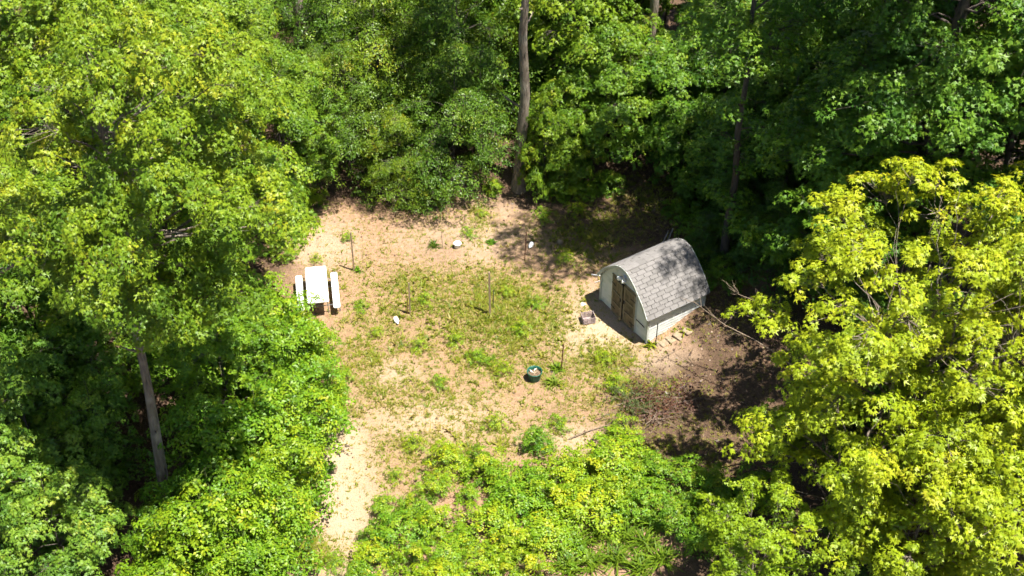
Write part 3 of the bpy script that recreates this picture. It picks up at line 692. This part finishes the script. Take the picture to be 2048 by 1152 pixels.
# milk crate
pc = at(1176, 642); CR = empty('plastic_crate', pc, R(12)); tag(CR, 'open grey-brown plastic crate on the sand in front of the shed', 'crate')
cw, ch_, cdp = .40, .25, .33
MB().box((0, 0, .012), (cw, cdp, .02)).build('base', M['crate'], CR)
for sx, sy in ((0, -1), (0, 1), (-1, 0), (1, 0)):
    mb = MB()
    for zz in (.05, .11, .17, .235):
        if sx == 0: mb.box((0, sy * cdp / 2, zz), (cw + .012, .014, .038 if zz < .2 else .032))
        else: mb.box((sx * cw / 2, 0, zz), (.014, cdp - .016, .038 if zz < .2 else .032))
    for q_ in (-.5, -.17, .17, .5):
        if sx == 0: mb.box((q_ * (cw - .03), sy * (cdp / 2 - .003), .127), (.022, .010, .25))
        else: mb.box((sx * (cw / 2 - .003), q_ * (cdp - .05), .127), (.010, .022, .25))
    mb.build('side_panel', M['crate'], CR)

# white vessels
pb = at(915, 494); B = empty('bucket', pb); tag(B, 'small white round bucket with lid on bare sand between the stakes', 'bucket')
MB().lathe([(.0, 0), (.105, 0), (.118, .12), (.122, .16)], 20).build('body', M['bucket'], B, True)
MB().lathe([(.132, .15), (.134, .172), (.118, .178), (.10, .172), (0, .176)], 20).build('lid', M['white_plastic'], B, True)
def jug(u, v, label, rz, s_=1.0, mat='bucket'):
    o_ = empty('plastic_jug', at(u, v), rz); o_.scale = (s_, s_, s_); tag(o_, label, 'jug')
    mb = MB().lathe([(0, 0), (.072, .0), (.078, .015), (.078, .15), (.066, .19), (.026, .235), (.022, .25)], 14)
    mb.v = [(x_, z_ - .0 + 0 * y_, y_ + .08) for x_, y_, z_ in mb.v]; mb.build('body', M[mat], o_, True)
    mb = MB().lathe([(.024, .245), (.025, .275), (0, .278)], 10); mb.v = [(x_, z_, y_ + .08) for x_, y_, z_ in mb.v]; mb.build('cap', M['white_plastic'], o_, True)
    MB().tube([(0, .20, .14), (0, .16, .175), (0, .09, .165), (0, .07, .15)], .012, 6).build('handle', M[mat], o_, True); return o_
jug(791, 640, 'white plastic jug lying beside the wooden stake near the table', R(200), 1.05)
jug(1064, 490, 'greyish white jug lying beside the thin rusty stake', R(160), 1.0)
def rock(name, u, v, r_, mat, label, cat, flat=.7, seed=1):
    mb = MB(); rr_ = random.Random(seed); prof = [(0.02, -.02), (.8, -.02), (1.0, .25), (.85, .6), (.5, .85), (.02, .95)]
    mb.lathe([(a * r_, b_ * r_ * flat * 1.2) for a, b_ in prof], 11, wob=.10, seed=seed)
    o_ = mb.build(name, M[mat], None, True); o_.location = at(u, v); tag(o_, label, cat); return o_
rock('stone', 1166, 609, .10, 'stone', 'pale flat stone on the sand between crate and shed shadow', 'stone', .4, 2)
rock('ball', 1120, 487, .11, 'paver', 'dull yellowish ball lying in shaded weeds behind the shed', 'ball', 1.4, 3)

# slabs beside the shed wall
SL = [(1330, 685, .38, .26), (1344, 677, .34, .34), (1360, 670, .36, .36), (1318, 686, .22, .2), (1376, 661, .30, .30)]
for i, (u, v, a, b_) in enumerate(SL):
    p_ = at(u, v); mb = MB().box((0, 0, -.006), (a, b_, .05), Matrix.Rotation(R([3, -4, 2, 5, -3][i]), 3, 'X'), ch=.015); o_ = mb.build('paving_slab', M['paver']); o_.location = p_; o_.rotation_euler = (0, 0, R(35 + [4, -3, 6, -8, 2][i]))
    tag(o_, ['tan slab nearest the shed corner in the row by its wall', 'second tan slab from the shed corner along its side wall', 'widest tan slab along the shed side wall', 'broken small tan slab touching the shed wall corner', 'last tan slab of the row towards the bare branch'][i], 'slab', 'slabs along the shed wall', 'thing')
# boards and pipes at the far side of the shed
def bar(name, a, b_, w_, t_, mat, label, cat):
    a = Vector(a); b_ = Vector(b_); d = b_ - a; q_ = d.to_track_quat('Z', 'X').to_matrix(); mb = MB().box((0, 0, d.length / 2), (w_, t_, d.length), ch=.004)
    o_ = mb.build(name, M[mat]); o_.location = a; o_.rotation_euler = q_.to_euler(); return tag(o_, label, cat)
def gp_(u, v, h=0.0): p_ = at(u, v, h); return (p_.x, p_.y, p_.z)
bar('board', gp_(1322, 512, .10), gp_(1346, 458, .30), .09, .03, 'board', 'longer grey board poking up behind the shed roof', 'board')
bar('board', gp_(1312, 514, .06), gp_(1337, 462, .22), .06, .025, 'board', 'thinner grey board propped next to the longer one behind the shed', 'board')
bar('board', gp_(1300, 505, .05), gp_(1330, 482, .10), .10, .03, 'board', 'short flat board on the leaves behind the shed roof', 'board')
bar('board', gp_(1395, 432, .25), gp_(1420, 418, .40), .07, .03, 'board', 'pale stub of board in the dark undergrowth behind the shed', 'board')
bar('pipe', gp_(1183, 549, .05), gp_(1212, 553, .05), .035, .035, 'bucket', 'pale pipe end sticking out past the shed left corner', 'pipe')
bar('pipe', gp_(1190, 565, .03), gp_(1212, 558, .05), .035, .025, 'board', 'grey strip lying below the pale pipe at the shed corner', 'strip')
# long poles and sticks
def stick(u0, v0, u1, v1, r_, label, h0=.03, h1=.05, mat='twig', fork=0, name='fallen_stick', wob=.012, n_=6, seed=1):
    rs_ = np.random.RandomState(seed); a, b_ = Vector(gp_(u0, v0, h0)), Vector(gp_(u1, v1, h1)); o_ = MB(); pts = wobble(a, b_, n_, wob, rs_)
    for p_ in pts[1:-1]: p_.z = max(p_.z, float(gz(p_.x, p_.y)) + r_)
    o_.tube(pts, [r_ * (1 - .6 * i / n_) for i in range(n_ + 1)], 5)
    for f_ in range(fork):
        t = rs_.uniform(.3, .85); p_ = a.lerp(b_, t); d = (b_ - a).normalized(); sd2 = d.cross(Vector((0, 0, 1))) * rs_.choice((-1, 1)); e = p_ + (d * .8 + sd2 * .8) * rs_.uniform(.25, .6); e.z = max(e.z, float(gz(e.x, e.y)) + .02)
        o_.tube(wobble(p_, e, 3, .03, rs_), [r_ * .5, r_ * .4, r_ * .3, r_ * .2], 4)
    ob_ = o_.build(name, M[mat]); return tag(ob_, label, 'stick', kind='thing')
stick(1228, 720, 1283, 768, .018, 'dark stick slanting through grass right of the rusty post', mat='red_twig', seed=2)
stick(1246, 728, 1312, 786, .012, 'thinner stick lying parallel to the dark stick in grass', mat='red_twig', seed=3)
stick(1312, 724, 1352, 700, .016, 'short pale stick on bare sand below the shed slabs', seed=4)
stick(1138, 878, 1248, 836, .020, 'long thin pole on the sand leading to the brush pile', seed=5, fork=1)
stick(1188, 842, 1222, 826, .016, 'short reddish stick left of the brush pile', mat='red_twig', seed=6)
stick(1196, 768, 1208, 778, .012, 'tiny dark stick on sand left of the brush shadow', mat='red_twig', seed=9)
# brush pile
bpz = at(1330, 822); BP = empty('brush_pile', bpz); tag(BP, 'pile of cut branches and green pine boughs in tree shade', 'brush pile')
rs_ = np.random.RandomState(77)
def pile_stick(a, b_, r_, mat, n_=5, fork=2):
    a = Vector(a) - bpz; b_ = Vector(b_) - bpz; mb = MB(); mb.tube(wobble(a, b_, n_, .02, rs_, .02), [r_ * (1 - .65 * i / n_) for i in range(n_ + 1)], 5)
    for f_ in range(fork):
        t = rs_.uniform(.25, .85); p_ = a.lerp(b_, t); d = (b_ - a).normalized(); sd2 = d.cross(Vector((0, 0, 1))) * rs_.choice((-1, 1)); e = p_ + (d * .8 + sd2 * rs_.uniform(.4, 1.0) + Vector((0, 0, rs_.uniform(-.1, .3)))) * rs_.uniform(.2, .6)
        mb.tube(wobble(p_, e, 3, .04, rs_), [r_ * .5, r_ * .4, r_ * .3, r_ * .15], 3)
    mb.build('stick', M[mat], BP)
pile_stick(gp_(1288, 822, .30), gp_(1362, 859, .08), .016, 'twig')
pile_stick(gp_(1312, 838, .16), gp_(1272, 876, .03), .010, 'twig', fork=0); pile_stick(gp_(1322, 842, .15), gp_(1298, 868, .03), .009, 'twig', fork=0)
pile_stick(gp_(1270, 843, .1), gp_(1375, 832, .1), .014, 'twig'); pile_stick(gp_(1330, 783, .2), gp_(1340, 796, .1), .022, 'board', fork=0)
pile_stick(gp_(1345, 806, .15), gp_(1436, 792, .06), .014, 'twig'); pile_stick(gp_(1345, 815, .15), gp_(1425, 825, .06), .010, 'red_twig')
for i in range(34):
    c_ = at(1325 + rs_.normal(0, 34), 808 + rs_.normal(0, 16), rs_.uniform(.05, .32)); a = rs_.normal(.2, .7); L2 = rs_.uniform(.4, 1.1)
    d = Vector((math.cos(a), math.sin(a), rs_.normal(0, .15))) * L2; e = c_ + d; e.z = max(e.z, .03); s0 = c_ - d; s0.z = max(s0.z, .03)
    pile_stick(s0, e, rs_.uniform(.006, .013), 'red_twig' if i % 3 else 'twig')
# russet dead leaves still on the cut branches
m_ = 900; th = rs_.uniform(0, 6.28, m_); cc = np.array([at(1325 + a, 808 + b_) for a, b_ in zip(rs_.normal(0, 42, 60), rs_.normal(0, 18, 60))]) - np.array(bpz)
ps = cc[rs_.randint(0, 60, m_)] + np.stack([rs_.normal(0, .18, m_), rs_.normal(0, .18, m_), rs_.uniform(.05, .4, m_)], 1)
q = leaf_quads(ps, np.stack([np.cos(th), np.sin(th), rs_.normal(0, .5, m_)], 1), unit(np.stack([rs_.normal(0, .6, m_), rs_.normal(0, .6, m_), np.ones(m_)], 1)), rs_.uniform(.06, .12, m_), rs_.uniform(.04, .07, m_))
o_ = link(bpy.data.objects.new('dead_leaves', np_mesh('dead_leaves', q, 4, M['litter'], rs_.uniform(.1, .7, m_))), BP); o_.color = (.85, .62, .55, 1); o_['kind'] = 'stuff'
# pine boughs: needle sprays along drooping shoots
nv = []
for i in range(46):
    c_ = np.array(at(1262 + rs_.normal(0, 26), 796 + rs_.normal(0, 16), rs_.uniform(.1, .42))) - np.array(bpz); a = rs_.uniform(0, 6.28); d = np.array([math.cos(a), math.sin(a), rs_.normal(-.1, .15)])
    L2 = rs_.uniform(.25, .5); k_ = 70; t = rs_.uniform(0, 1, k_)[:, None]; ps = c_ + d * L2 * t
    ax = unit(d * .8 + rs_.normal(0, .6, (k_, 3))); nv.append(leaf_quads(ps, ax, unit(rs_.normal(0, 1, (k_, 3)) + np.array([0, 0, 1.])), rs_.uniform(.09, .15, k_), np.full(k_, .010), 0, .15))
nv = np.concatenate(nv); nv[:, :, 2] = np.maximum(nv[:, :, 2], -bpz.z + .02)
o_ = link(bpy.data.objects.new('pine_boughs', np_mesh('pine_boughs', nv, 4, M['needle'], rs_.uniform(0, 1, len(nv)))), BP); o_['kind'] = 'stuff'

# strap-leaved and spiky plants
def blade_plant(name, u, v, nb, L, wd, label, mat='blade', spread=1.0, tone=(1, 1, 1), seed=1, group=None, tt=.25, arch=.55):
    rs_ = np.random.RandomState(seed); th = rs_.uniform(0, 6.28, nb); el = rs_.uniform(.25, 1.25, nb) / spread; ln = L * rs_.uniform(.55, 1.15, nb)
    base = np.stack([rs_.normal(0, L * .12, nb), rs_.normal(0, L * .12, nb), np.zeros(nb)], 1); quads = []
    d0 = np.stack([np.cos(th) * np.cos(el), np.sin(th) * np.cos(el), np.sin(el)], 1); sd_ = np.stack([-np.sin(th), np.cos(th), 0 * th], 1); prev = base; pw = np.full(nb, wd * .6)
    for i in range(1, 5):
        t = i / 4; nx_ = base + d0 * (ln * t)[:, None]; nx_[:, 2] -= ln * arch * t * t * .8; nx_[:, 2] = np.maximum(nx_[:, 2], .01); w2 = np.full(nb, wd * (1.0, 1.0, .75, .08)[i - 1])
        quads.append(np.stack([prev - sd_ * pw[:, None] / 2, prev + sd_ * pw[:, None] / 2, nx_ + sd_ * w2[:, None] / 2, nx_ - sd_ * w2[:, None] / 2], 1)); prev = nx_; pw = w2
    tn = np.tile(np.clip(rs_.normal(tt, .15, nb), 0, 1), 4)
    o_ = link(bpy.data.objects.new(name, np_mesh(name, np.concatenate(quads), 4, M[mat], tn))); o_.location = at(u, v); o_.color = (*tone, 1)
    return tag(o_, label, 'plant', group)
blade_plant('spiky_plant', 868, 492, 46, .36, .03, 'dark green spiky plant left of the white bucket', seed=1, tone=(.55, .7, .8))
blade_plant('leafy_weed', 985, 486, 18, .30, .07, 'dark broad-leaved weed on sand right of the white bucket', seed=2, tone=(.5, .8, .7))
blade_plant('strap_leaf_plant', 1108, 768, 70, .46, .03, 'pale spiky plant right of the green pot', seed=3, tone=(1.0, 1.1, 1.3), tt=.3)
blade_plant('leafy_weed', 1112, 738, 34, .36, .06, 'leafy green plant at the foot of the dark rusty post', seed=4, tone=(.8, 1, .8))
blade_plant('leafy_weed', 716, 541, 30, .24, .035, 'small bright green tuft at the foot of the tall stake', seed=5, tone=(.7, 1.1, .7))
blade_plant('leafy_weed', 1302, 690, 26, .34, .05, 'yellow-green weed at the near corner of the shed', seed=6, tone=(1.3, 1.2, .7))
blade_plant('leafy_weed', 1371, 662, 16, .26, .04, 'small yellow weed growing between the shed slabs', seed=7, tone=(1.3, 1.2, .7))
# ------------------------------------------------------------------ trees and shrubs
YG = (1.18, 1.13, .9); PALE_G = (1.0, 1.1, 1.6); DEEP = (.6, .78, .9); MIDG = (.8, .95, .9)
# left side: tall maple and its neighbours
plant('tall', 0, 345, 1040, 17.2, 'tallest maple left of the clearing with its bare leaning trunk showing', YG, wide=.76, rz=0)
plant('mid', 0, 455, 600, 10.5, 'bright maple rising behind the picnic table', YG)
plant('mid', 1, 330, 520, 12.5, 'bright yellow-green maple behind the tallest left maple', YG)
plant('mid', 2, 120, 470, 13.0, 'maple filling the upper left corner of the wood', YG)
plant('mid', 1, 575, 430, 7.5, 'bushy maple overhanging the sand bank behind the table', (1.0, 1.05, .85))
plant('mid', 0, 440, 330, 9.5, 'maple between the upper left corner and the grey trunk', (1.05, 1.05, .85))
plant('mid', 2, 250, 230, 9.0, 'maple at the top edge left of the grey trunk', YG)
LEFT_EDGE = plant('mid', 1, -60, 640, 10.5, 'maple at the left edge of the wood above the pale bluish ones', YG)
plant('mid', 2, 60, 260, 9, 'maple at the top left behind the corner maple', YG)
plant('low', 0, 95, 985, 6.0, 'pale bluish green maple left of the tall bare trunk', PALE_G)
plant('low', 1, 40, 1120, 5.6, 'pale maple in the bottom left corner', PALE_G)
plant('low', 2, 150, 1200, 5.2, 'pale maple at the bottom edge left of the bare trunk', PALE_G)
plant('low', 0, -20, 880, 6.5, 'pale maple at the left edge below the tall one', PALE_G)
plant('low', 1, 80, 800, 6.2, 'shaded maple under the tall left crown near the edge', MIDG)
plant('low', 2, 400, 745, 5.6, 'green maple behind the tall bare trunk', (1.0, 1.1, .9))
plant('low', 1, 200, 800, 5, 'shaded maple just left of the tall bare trunk', MIDG)
plant('low', 0, 470, 870, 5.0, 'bright green understory maple right of the tall bare trunk', (1.05, 1.15, .8))
plant('low', 2, 215, 945, 4.2, 'low maple left of the foot of the bare trunk', (.9, 1.05, 1.2))
plant('low', 1, 20, 980, 5, 'pale maple at the left edge halfway down', PALE_G)
plant('sap', 0, 335, 1130, 2.6, 'darker sapling at the foot of the tall bare trunk', (.6, .75, .8))
SAPL = [(545, 720, 3.2, 'sapling whose leaves touch the picnic table corner'), (590, 668, 1.5, 'small sapling just below the picnic table benches'), (632, 725, 1.7, 'sapling leaning into the weeds below the table'), (505, 760, 4.0, 'tall sapling beside the bright understory maple'), (590, 810, 3.5, 'sapling at the clearing edge midway down the left side'), (640, 800, 2.0, 'low sapling reaching over the weeds on the left edge'), (600, 920, 3.4, 'sapling above the start of the sandy path'), (530, 960, 4.0, 'sapling behind the ones lining the sandy path'), (585, 1020, 3.2, 'sapling lining the left of the sandy path'), (540, 1120, 3.4, 'sapling at the bottom edge left of the sandy path'), (440, 1010, 4.2, 'sapling right of the tall bare trunk foot'), (450, 1150, 4.0, 'sapling at the bottom edge near the bare trunk'), (500, 1190, 3.0, 'sapling cut by the bottom edge left of the path'), (640, 860, 1.8, 'smallest sapling on the left edge of the clearing'), (390, 1200, 3.6, 'sapling cut by the bottom edge below the bare trunk')]
for i, (u, v, h, lb) in enumerate(SAPL): plant('sap', i, u, v, h, lb, [(1, 1.08, .85), (.85, 1.0, .8), (1.1, 1.1, .8)][i % 3], wide=1.15)
# behind the clearing: tall trunks, crowns above the picture
for u, v, k, lb in ((1037, 372, 0, 'tall tree whose straight grey trunk stands on the bank behind the clearing'), (604, 105, 1, 'tall tree with thick grey trunk at the top edge'), (1290, 190, 0, 'tall tree with slim brown trunk behind the shed wood'), (1440, 180, 1, 'tall dark-trunked tree above the shaded wood')):
    plant('pole', 0, u, v, 21 + k, lb, (.9, 1, .9), rz=0, wide=1.0).rotation_euler.y = R(.9 if u == 1037 else -.6)
BE = [(700, 350, 6.0, 'beech overhanging the sand bank'), (800, 392, 4.2, 'low beech at the centre of the sand bank'), (905, 360, 6.2, 'beech left of the straight grey trunk'), (860, 395, 2.6, 'small beech bush on the bank edge'), (760, 270, 7.6, 'dark beech in the middle of the back wood'), (930, 250, 8.0, 'beech with olive lit sprays left of the grey trunk'), (650, 285, 4.6, 'beech below the thick grey trunk'), (860, 170, 8.2, 'beech at the top edge between the two grey trunks'), (715, 150, 8.0, 'beech at the top edge right of the thick grey trunk'), (530, 215, 4.6, 'beech just left of the thick grey trunk'), (1000, 150, 8.2, 'beech behind the straight grey trunk'), (470, 130, 6.0, 'dark beech at the top edge left of the thick trunk')]
for i, (u, v, h, lb) in enumerate(BE): plant('beech', i, u, v, h, lb, [(1.15, 1.1, 1), (1.4, 1.25, .9), (1.0, 1.05, 1)][i % 3])
LO = [(1130, 355, 4.6, 'bright maple right of the straight grey trunk'), (1210, 330, 6.2, 'lit maple beyond the leaf-strewn ground'), (1150, 240, 8.0, 'maple behind the bright one by the grey trunk'), (1255, 240, 5.0, 'lit maple left of the slim brown trunk'), (1100, 130, 8.4, 'maple at the top edge right of the grey trunk'), (1230, 110, 8.6, 'maple at the top edge near the slim brown trunk'), (1385, 230, 5.0, 'maple at the edge of the shaded wood')]
for i, (u, v, h, lb) in enumerate(LO): plant('low', i, u, v, h, lb, [(1.0, 1.05, .9), (.9, 1, .95), (1.1, 1.1, .85)][i % 3], wide=.9)
BK = [(395, 55, 7.5, 'low', 'maple on the top edge left of the thick grey trunk'), (530, 40, 6, 'beech', 'beech on the top edge just left of the thick grey trunk'), (650, 45, 6, 'beech', 'beech on the top edge right behind the thick grey trunk'), (780, 60, 8, 'beech', 'beech on the top edge above the sand bank'), (920, 60, 8, 'low', 'maple on the top edge left of the straight trunk'), (1060, 50, 8, 'beech', 'beech on the top edge behind the straight trunk'), (1180, 40, 8, 'low', 'maple on the top edge right of the straight trunk'), (1330, 60, 5.5, 'low', 'maple on the top edge between the two slim trunks'), (1420, 90, 4.6, 'beech', 'beech on the top edge under the dark slim trunk'), (1540, 70, 8, 'low', 'maple on the top edge above the darkest wood'), (1670, 100, 8, 'low', 'maple on the top edge left of the tallest pale maple'), (300, 60, 8, 'low', 'maple on the top edge behind the upper left maples')]
for i, (u, v, h, kd, lb) in enumerate(BK): plant(kd, i, u, v, h, lb, [(1.0, 1.03, .9), (1.1, 1.08, .9), (.85, .95, .95)][i % 3])
# right behind the shed: shaded wood
plant('mid', 1, 1780, 430, 16.5, 'tall maple whose crown shades the wood behind the shed', (.8, .98, 1.15))
plant('slim', 0, 1446, 545, 20.0, 'slim tall tree rooted right behind the shed in deep shade', (.8, .95, .9), wide=1.1)
plant('low', 0, 1088, 394, 4.6, 'slender leafy maple partly hiding the straight grey trunk', (1.1, 1.1, .9), wide=.55)
plant('giant', 0, 1790, 605, 29, 'tallest pale maple at right above the yellow one', (.8, .98, 1.15))
plant('mid', 0, 110, 790, 9.5, 'bright maple at the left between the two edge maples', YG)
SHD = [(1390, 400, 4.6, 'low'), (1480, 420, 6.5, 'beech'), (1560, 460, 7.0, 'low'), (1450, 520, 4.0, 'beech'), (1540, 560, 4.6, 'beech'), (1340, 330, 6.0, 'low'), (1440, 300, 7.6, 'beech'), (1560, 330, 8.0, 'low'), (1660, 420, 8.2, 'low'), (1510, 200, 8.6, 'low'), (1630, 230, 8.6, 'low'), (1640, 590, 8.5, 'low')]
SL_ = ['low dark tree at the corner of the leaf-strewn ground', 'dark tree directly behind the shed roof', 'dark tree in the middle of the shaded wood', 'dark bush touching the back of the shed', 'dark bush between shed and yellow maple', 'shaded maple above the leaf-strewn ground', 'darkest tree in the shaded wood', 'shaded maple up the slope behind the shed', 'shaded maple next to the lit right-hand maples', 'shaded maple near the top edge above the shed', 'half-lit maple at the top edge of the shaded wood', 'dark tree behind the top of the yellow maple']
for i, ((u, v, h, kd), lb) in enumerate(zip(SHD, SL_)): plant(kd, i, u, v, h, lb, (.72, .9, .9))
plant('mid', 0, 1935, 615, 14.5, 'pale green maple behind the yellow maples at right', (.8, .98, 1.25))
plant('mid', 1, 2080, 480, 13.0, 'pale green maple at the upper right edge', (.8, .98, 1.25))
plant('mid', 2, 1800, 380, 12.0, 'pale green maple at the top right of the shaded wood', (.75, .95, 1.2))
plant('mid', 0, 1960, 260, 10.0, 'pale green maple in the top right corner', (.8, .98, 1.2))
# right: yellow maples
BIG_YELLOW = plant('fan', 0, 1765, 950, 10.3, 'largest yellow maple right of the brush pile', (1.06, 1.05, .95), wide=1.15)
plant('fan', 1, 1975, 1010, 10.4, 'yellow maple at the right edge beside the largest one', (1.06, 1.05, .95))
plant('fan', 1, 2100, 770, 9.8, 'yellow maple at the right edge behind the others', (1.05, 1, .9))
plant('fanlow', 0, 1680, 1080, 7.0, 'small yellow maple below the brush pile shade', (1, 1.03, .9))
plant('fanlow', 1, 1810, 1190, 6.6, 'yellow maple cut by the bottom edge', (1.02, 1.05, .9))
plant('fanlow', 0, 1990, 1230, 7.0, 'yellow maple in the bottom right corner', (1.03, 1.05, .9))
plant('fanlow', 1, 1500, 1190, 4.2, 'low yellow-green maple at the bottom edge right of the strap-leaved plants', (.8, .95, .9))
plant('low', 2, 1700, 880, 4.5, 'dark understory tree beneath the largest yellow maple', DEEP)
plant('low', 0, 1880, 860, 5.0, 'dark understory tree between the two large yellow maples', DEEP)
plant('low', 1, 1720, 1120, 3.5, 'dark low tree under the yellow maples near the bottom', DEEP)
# shrubs in the foreground and along the edges
BU = [(900, 935, .75), (965, 950, .95), (1012, 985, .8), (1065, 985, .9), (1120, 970, 1.0), (1175, 960, 1.0), (1228, 945, 1.05), (1262, 985, .9), (1045, 1040, 1.15), (1105, 1030, 1.25), (1165, 1035, 1.05), (1225, 1005, .85), (770, 1020, .5), (745, 1075, .55), (985, 1065, .9), (1015, 1110, .95), (868, 985, .6), (828, 1030, .75), (795, 1080, .8), (868, 1065, .85), (752, 1130, .75), (825, 1135, .8), (895, 1125, .7), (725, 1160, .7), (955, 1150, .85), (1055, 1150, .9), (1090, 1090, 1.0), (935, 1000, .55), (1290, 1020, .85), (1005, 1165, .7), (880, 1175, .8), (1075, 895, .75)]
BL = ['low bush at the top left of the bramble thicket', 'bramble bush next along the thicket top edge', 'bramble bush below the gap in the thicket', 'bush above the thicket centre', 'bush at the crest of the bramble thicket', 'dense bush on the thicket crest facing the sand', 'bush at the thicket corner nearest the brush pile', 'bush beside the shaded leaf litter', 'bush in the heart of the thicket', 'largest bush in the heart of the thicket', 'bush right of the thicket heart', 'bush above the strap-leaved plants', 'tiny bush beside the middle of the sandy path', 'tiny bush beside the lower sandy path', 'bush at the left flank of the thicket', 'bush low on the left flank of the thicket', 'bush between sandy path and thicket', 'pale bush on the right of the sandy path', 'bush leaning over the lower sandy path', 'bush inward of the sandy path', 'bush at the narrow end of the sandy path', 'bush second in from the path end', 'bush beside the dark soil hollow', 'bush at the bottom edge by the path', 'bush at the bottom edge below the hollow', 'bush at the bottom edge left of the strap-leaved plants', 'bush just above the strap-leaved plants', 'sparse bush above the dark soil hollow', 'bush at the right end of the thicket', 'small bush at the bottom edge centre', 'bush at the bottom edge between path and hollow', 'lone dark green bush standing on sand above the thicket']
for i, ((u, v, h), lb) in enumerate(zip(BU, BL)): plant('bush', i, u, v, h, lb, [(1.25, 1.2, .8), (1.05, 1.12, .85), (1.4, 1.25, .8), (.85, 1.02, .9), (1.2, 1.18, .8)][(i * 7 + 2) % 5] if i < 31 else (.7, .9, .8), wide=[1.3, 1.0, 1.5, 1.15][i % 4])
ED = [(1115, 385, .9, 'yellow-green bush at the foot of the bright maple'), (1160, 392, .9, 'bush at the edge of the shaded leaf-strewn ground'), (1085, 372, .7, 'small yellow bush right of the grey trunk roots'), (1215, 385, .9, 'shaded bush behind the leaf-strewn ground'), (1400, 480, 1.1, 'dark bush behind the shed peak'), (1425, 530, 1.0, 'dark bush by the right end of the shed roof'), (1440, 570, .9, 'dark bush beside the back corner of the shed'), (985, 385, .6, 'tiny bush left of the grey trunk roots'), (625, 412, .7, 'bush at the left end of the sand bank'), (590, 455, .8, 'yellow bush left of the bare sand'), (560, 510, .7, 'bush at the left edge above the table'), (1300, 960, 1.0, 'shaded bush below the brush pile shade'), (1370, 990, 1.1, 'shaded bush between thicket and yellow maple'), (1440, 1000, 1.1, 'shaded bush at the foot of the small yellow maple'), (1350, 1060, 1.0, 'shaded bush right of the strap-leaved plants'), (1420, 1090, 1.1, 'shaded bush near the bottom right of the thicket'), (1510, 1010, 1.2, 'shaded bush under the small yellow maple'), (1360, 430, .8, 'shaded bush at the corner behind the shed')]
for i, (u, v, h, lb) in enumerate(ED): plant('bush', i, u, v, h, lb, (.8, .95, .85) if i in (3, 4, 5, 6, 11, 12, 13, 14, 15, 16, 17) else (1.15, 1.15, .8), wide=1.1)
HE = [(800, 415, .3), (935, 470, .3), (962, 432, .26), (850, 604, .3), (722, 618, .3), (752, 668, .26), (912, 688, .36), (955, 722, .4), (1003, 741, .34), (1042, 664, .36), (1074, 612, .3), (1012, 590, .3), (838, 697, .34), (690, 760, .34), (1206, 722, .36), (1232, 776, .42), (1116, 852, .36), (988, 853, .4), (1246, 862, .46), (876, 768, .3), (632, 522, .26), (694, 478, .26), (1084, 436, .4), (1152, 426, .42), (1128, 522, .36), (1226, 886, .45), (826, 893, .4), (792, 958, .3), (668, 1130, .36)]
MARK = [((634, 570), 'the picnic table'), ((915, 490), 'the white bucket'), ((1070, 745), 'the green plant pot'), ((980, 620), 'the thick pale stake'), ((1060, 490), 'the thin rusty stake'), ((1250, 850), 'the brush pile'), ((791, 634), 'the white jug'), ((690, 1000), 'the sandy path'), ((860, 760), 'the lower middle of the clearing'), ((1000, 880), 'the bramble thicket'), ((1130, 420), 'the leaf-strewn shade')]
for i, (u, v, h) in enumerate(HE):
    mk = min(MARK, key=lambda q_: (q_[0][0] - u) ** 2 + 2 * (q_[0][1] - v) ** 2)[1]
    plant('herb', i, u, v, h, 'low green weed clump growing near ' + mk, [(1.3, 1.2, .8), (1.15, 1.15, .8), (1.45, 1.25, .8)][i % 3], group='weed clumps near ' + mk, wide=1.2)
DL = [(1160, 1090), (1200, 1065), (1245, 1075), (1290, 1090), (1180, 1130), (1230, 1120), (1280, 1140), (1135, 1140), (1320, 1120), (1260, 1040), (1310, 1050)]
for i, (u, v) in enumerate(DL): blade_plant('daylily_plant', u, v, 90, .85, .032, 'arching strap-leaved plant at the bottom edge of the thicket', seed=40 + i, tone=(.85, 1.05, .8), group='strap-leaved plants below the thicket', tt=.2)

# bare dead branches
def dead_branch(tree, pts, r_, seed, side=5, L=.7):
    rs_ = np.random.RandomState(seed); mb = MB(); P_ = [Vector(gp_(*p_)) for p_ in pts]; n_ = len(P_)
    mb.tube(P_, [r_ * (1 - .75 * i / (n_ - 1)) for i in range(n_)], 6)
    for i in range(side):
        t = rs_.uniform(.25, 1) * (n_ - 1.001); a = int(t); p_ = P_[a].lerp(P_[a + 1], t - a); d = (P_[a + 1] - P_[a]).normalized(); e = p_ + (d * .7 + Vector(rs_.normal(0, .55, 3))).normalized() * L * rs_.uniform(.5, 1.2)
        w_ = wobble(p_, e, 4, .05, rs_); mb.tube(w_, [r_ * .4, r_ * .33, r_ * .27, r_ * .2, r_ * .12], 4)
        for j in range(2):
            f_ = w_[2] + (Vector(rs_.normal(0, .6, 3)) + (e - p_).normalized()).normalized() * L * .4; mb.tube([w_[2], w_[2].lerp(f_, .5) + Vector(rs_.normal(0, .02, 3)), f_], [r_ * .22, r_ * .16, r_ * .08], 3)
    o_ = mb.build('dead_branch', M['twig'], tree); bpy.context.view_layer.update(); o_.matrix_parent_inverse = tree.matrix_world.inverted()
dead_branch(BIG_YELLOW, [(1620, 760, 2.2), (1560, 712, 2.2), (1510, 680, 2.2), (1450, 650, 2.3), (1412, 622, 2.4), (1388, 603, 2.5)], .024, 3, 7, .6)
dead_branch(BIG_YELLOW, [(1570, 640, 3.0), (1520, 605, 3.1), (1480, 590, 3.2), (1452, 566, 3.4)], .018, 5, 9, .5)
dead_branch(LEFT_EDGE, [(-20, 560, 8.5), (30, 528, 8.8), (80, 500, 9.0), (115, 475, 9.2), (132, 440, 9.4)], .05, 7, 4, .5)
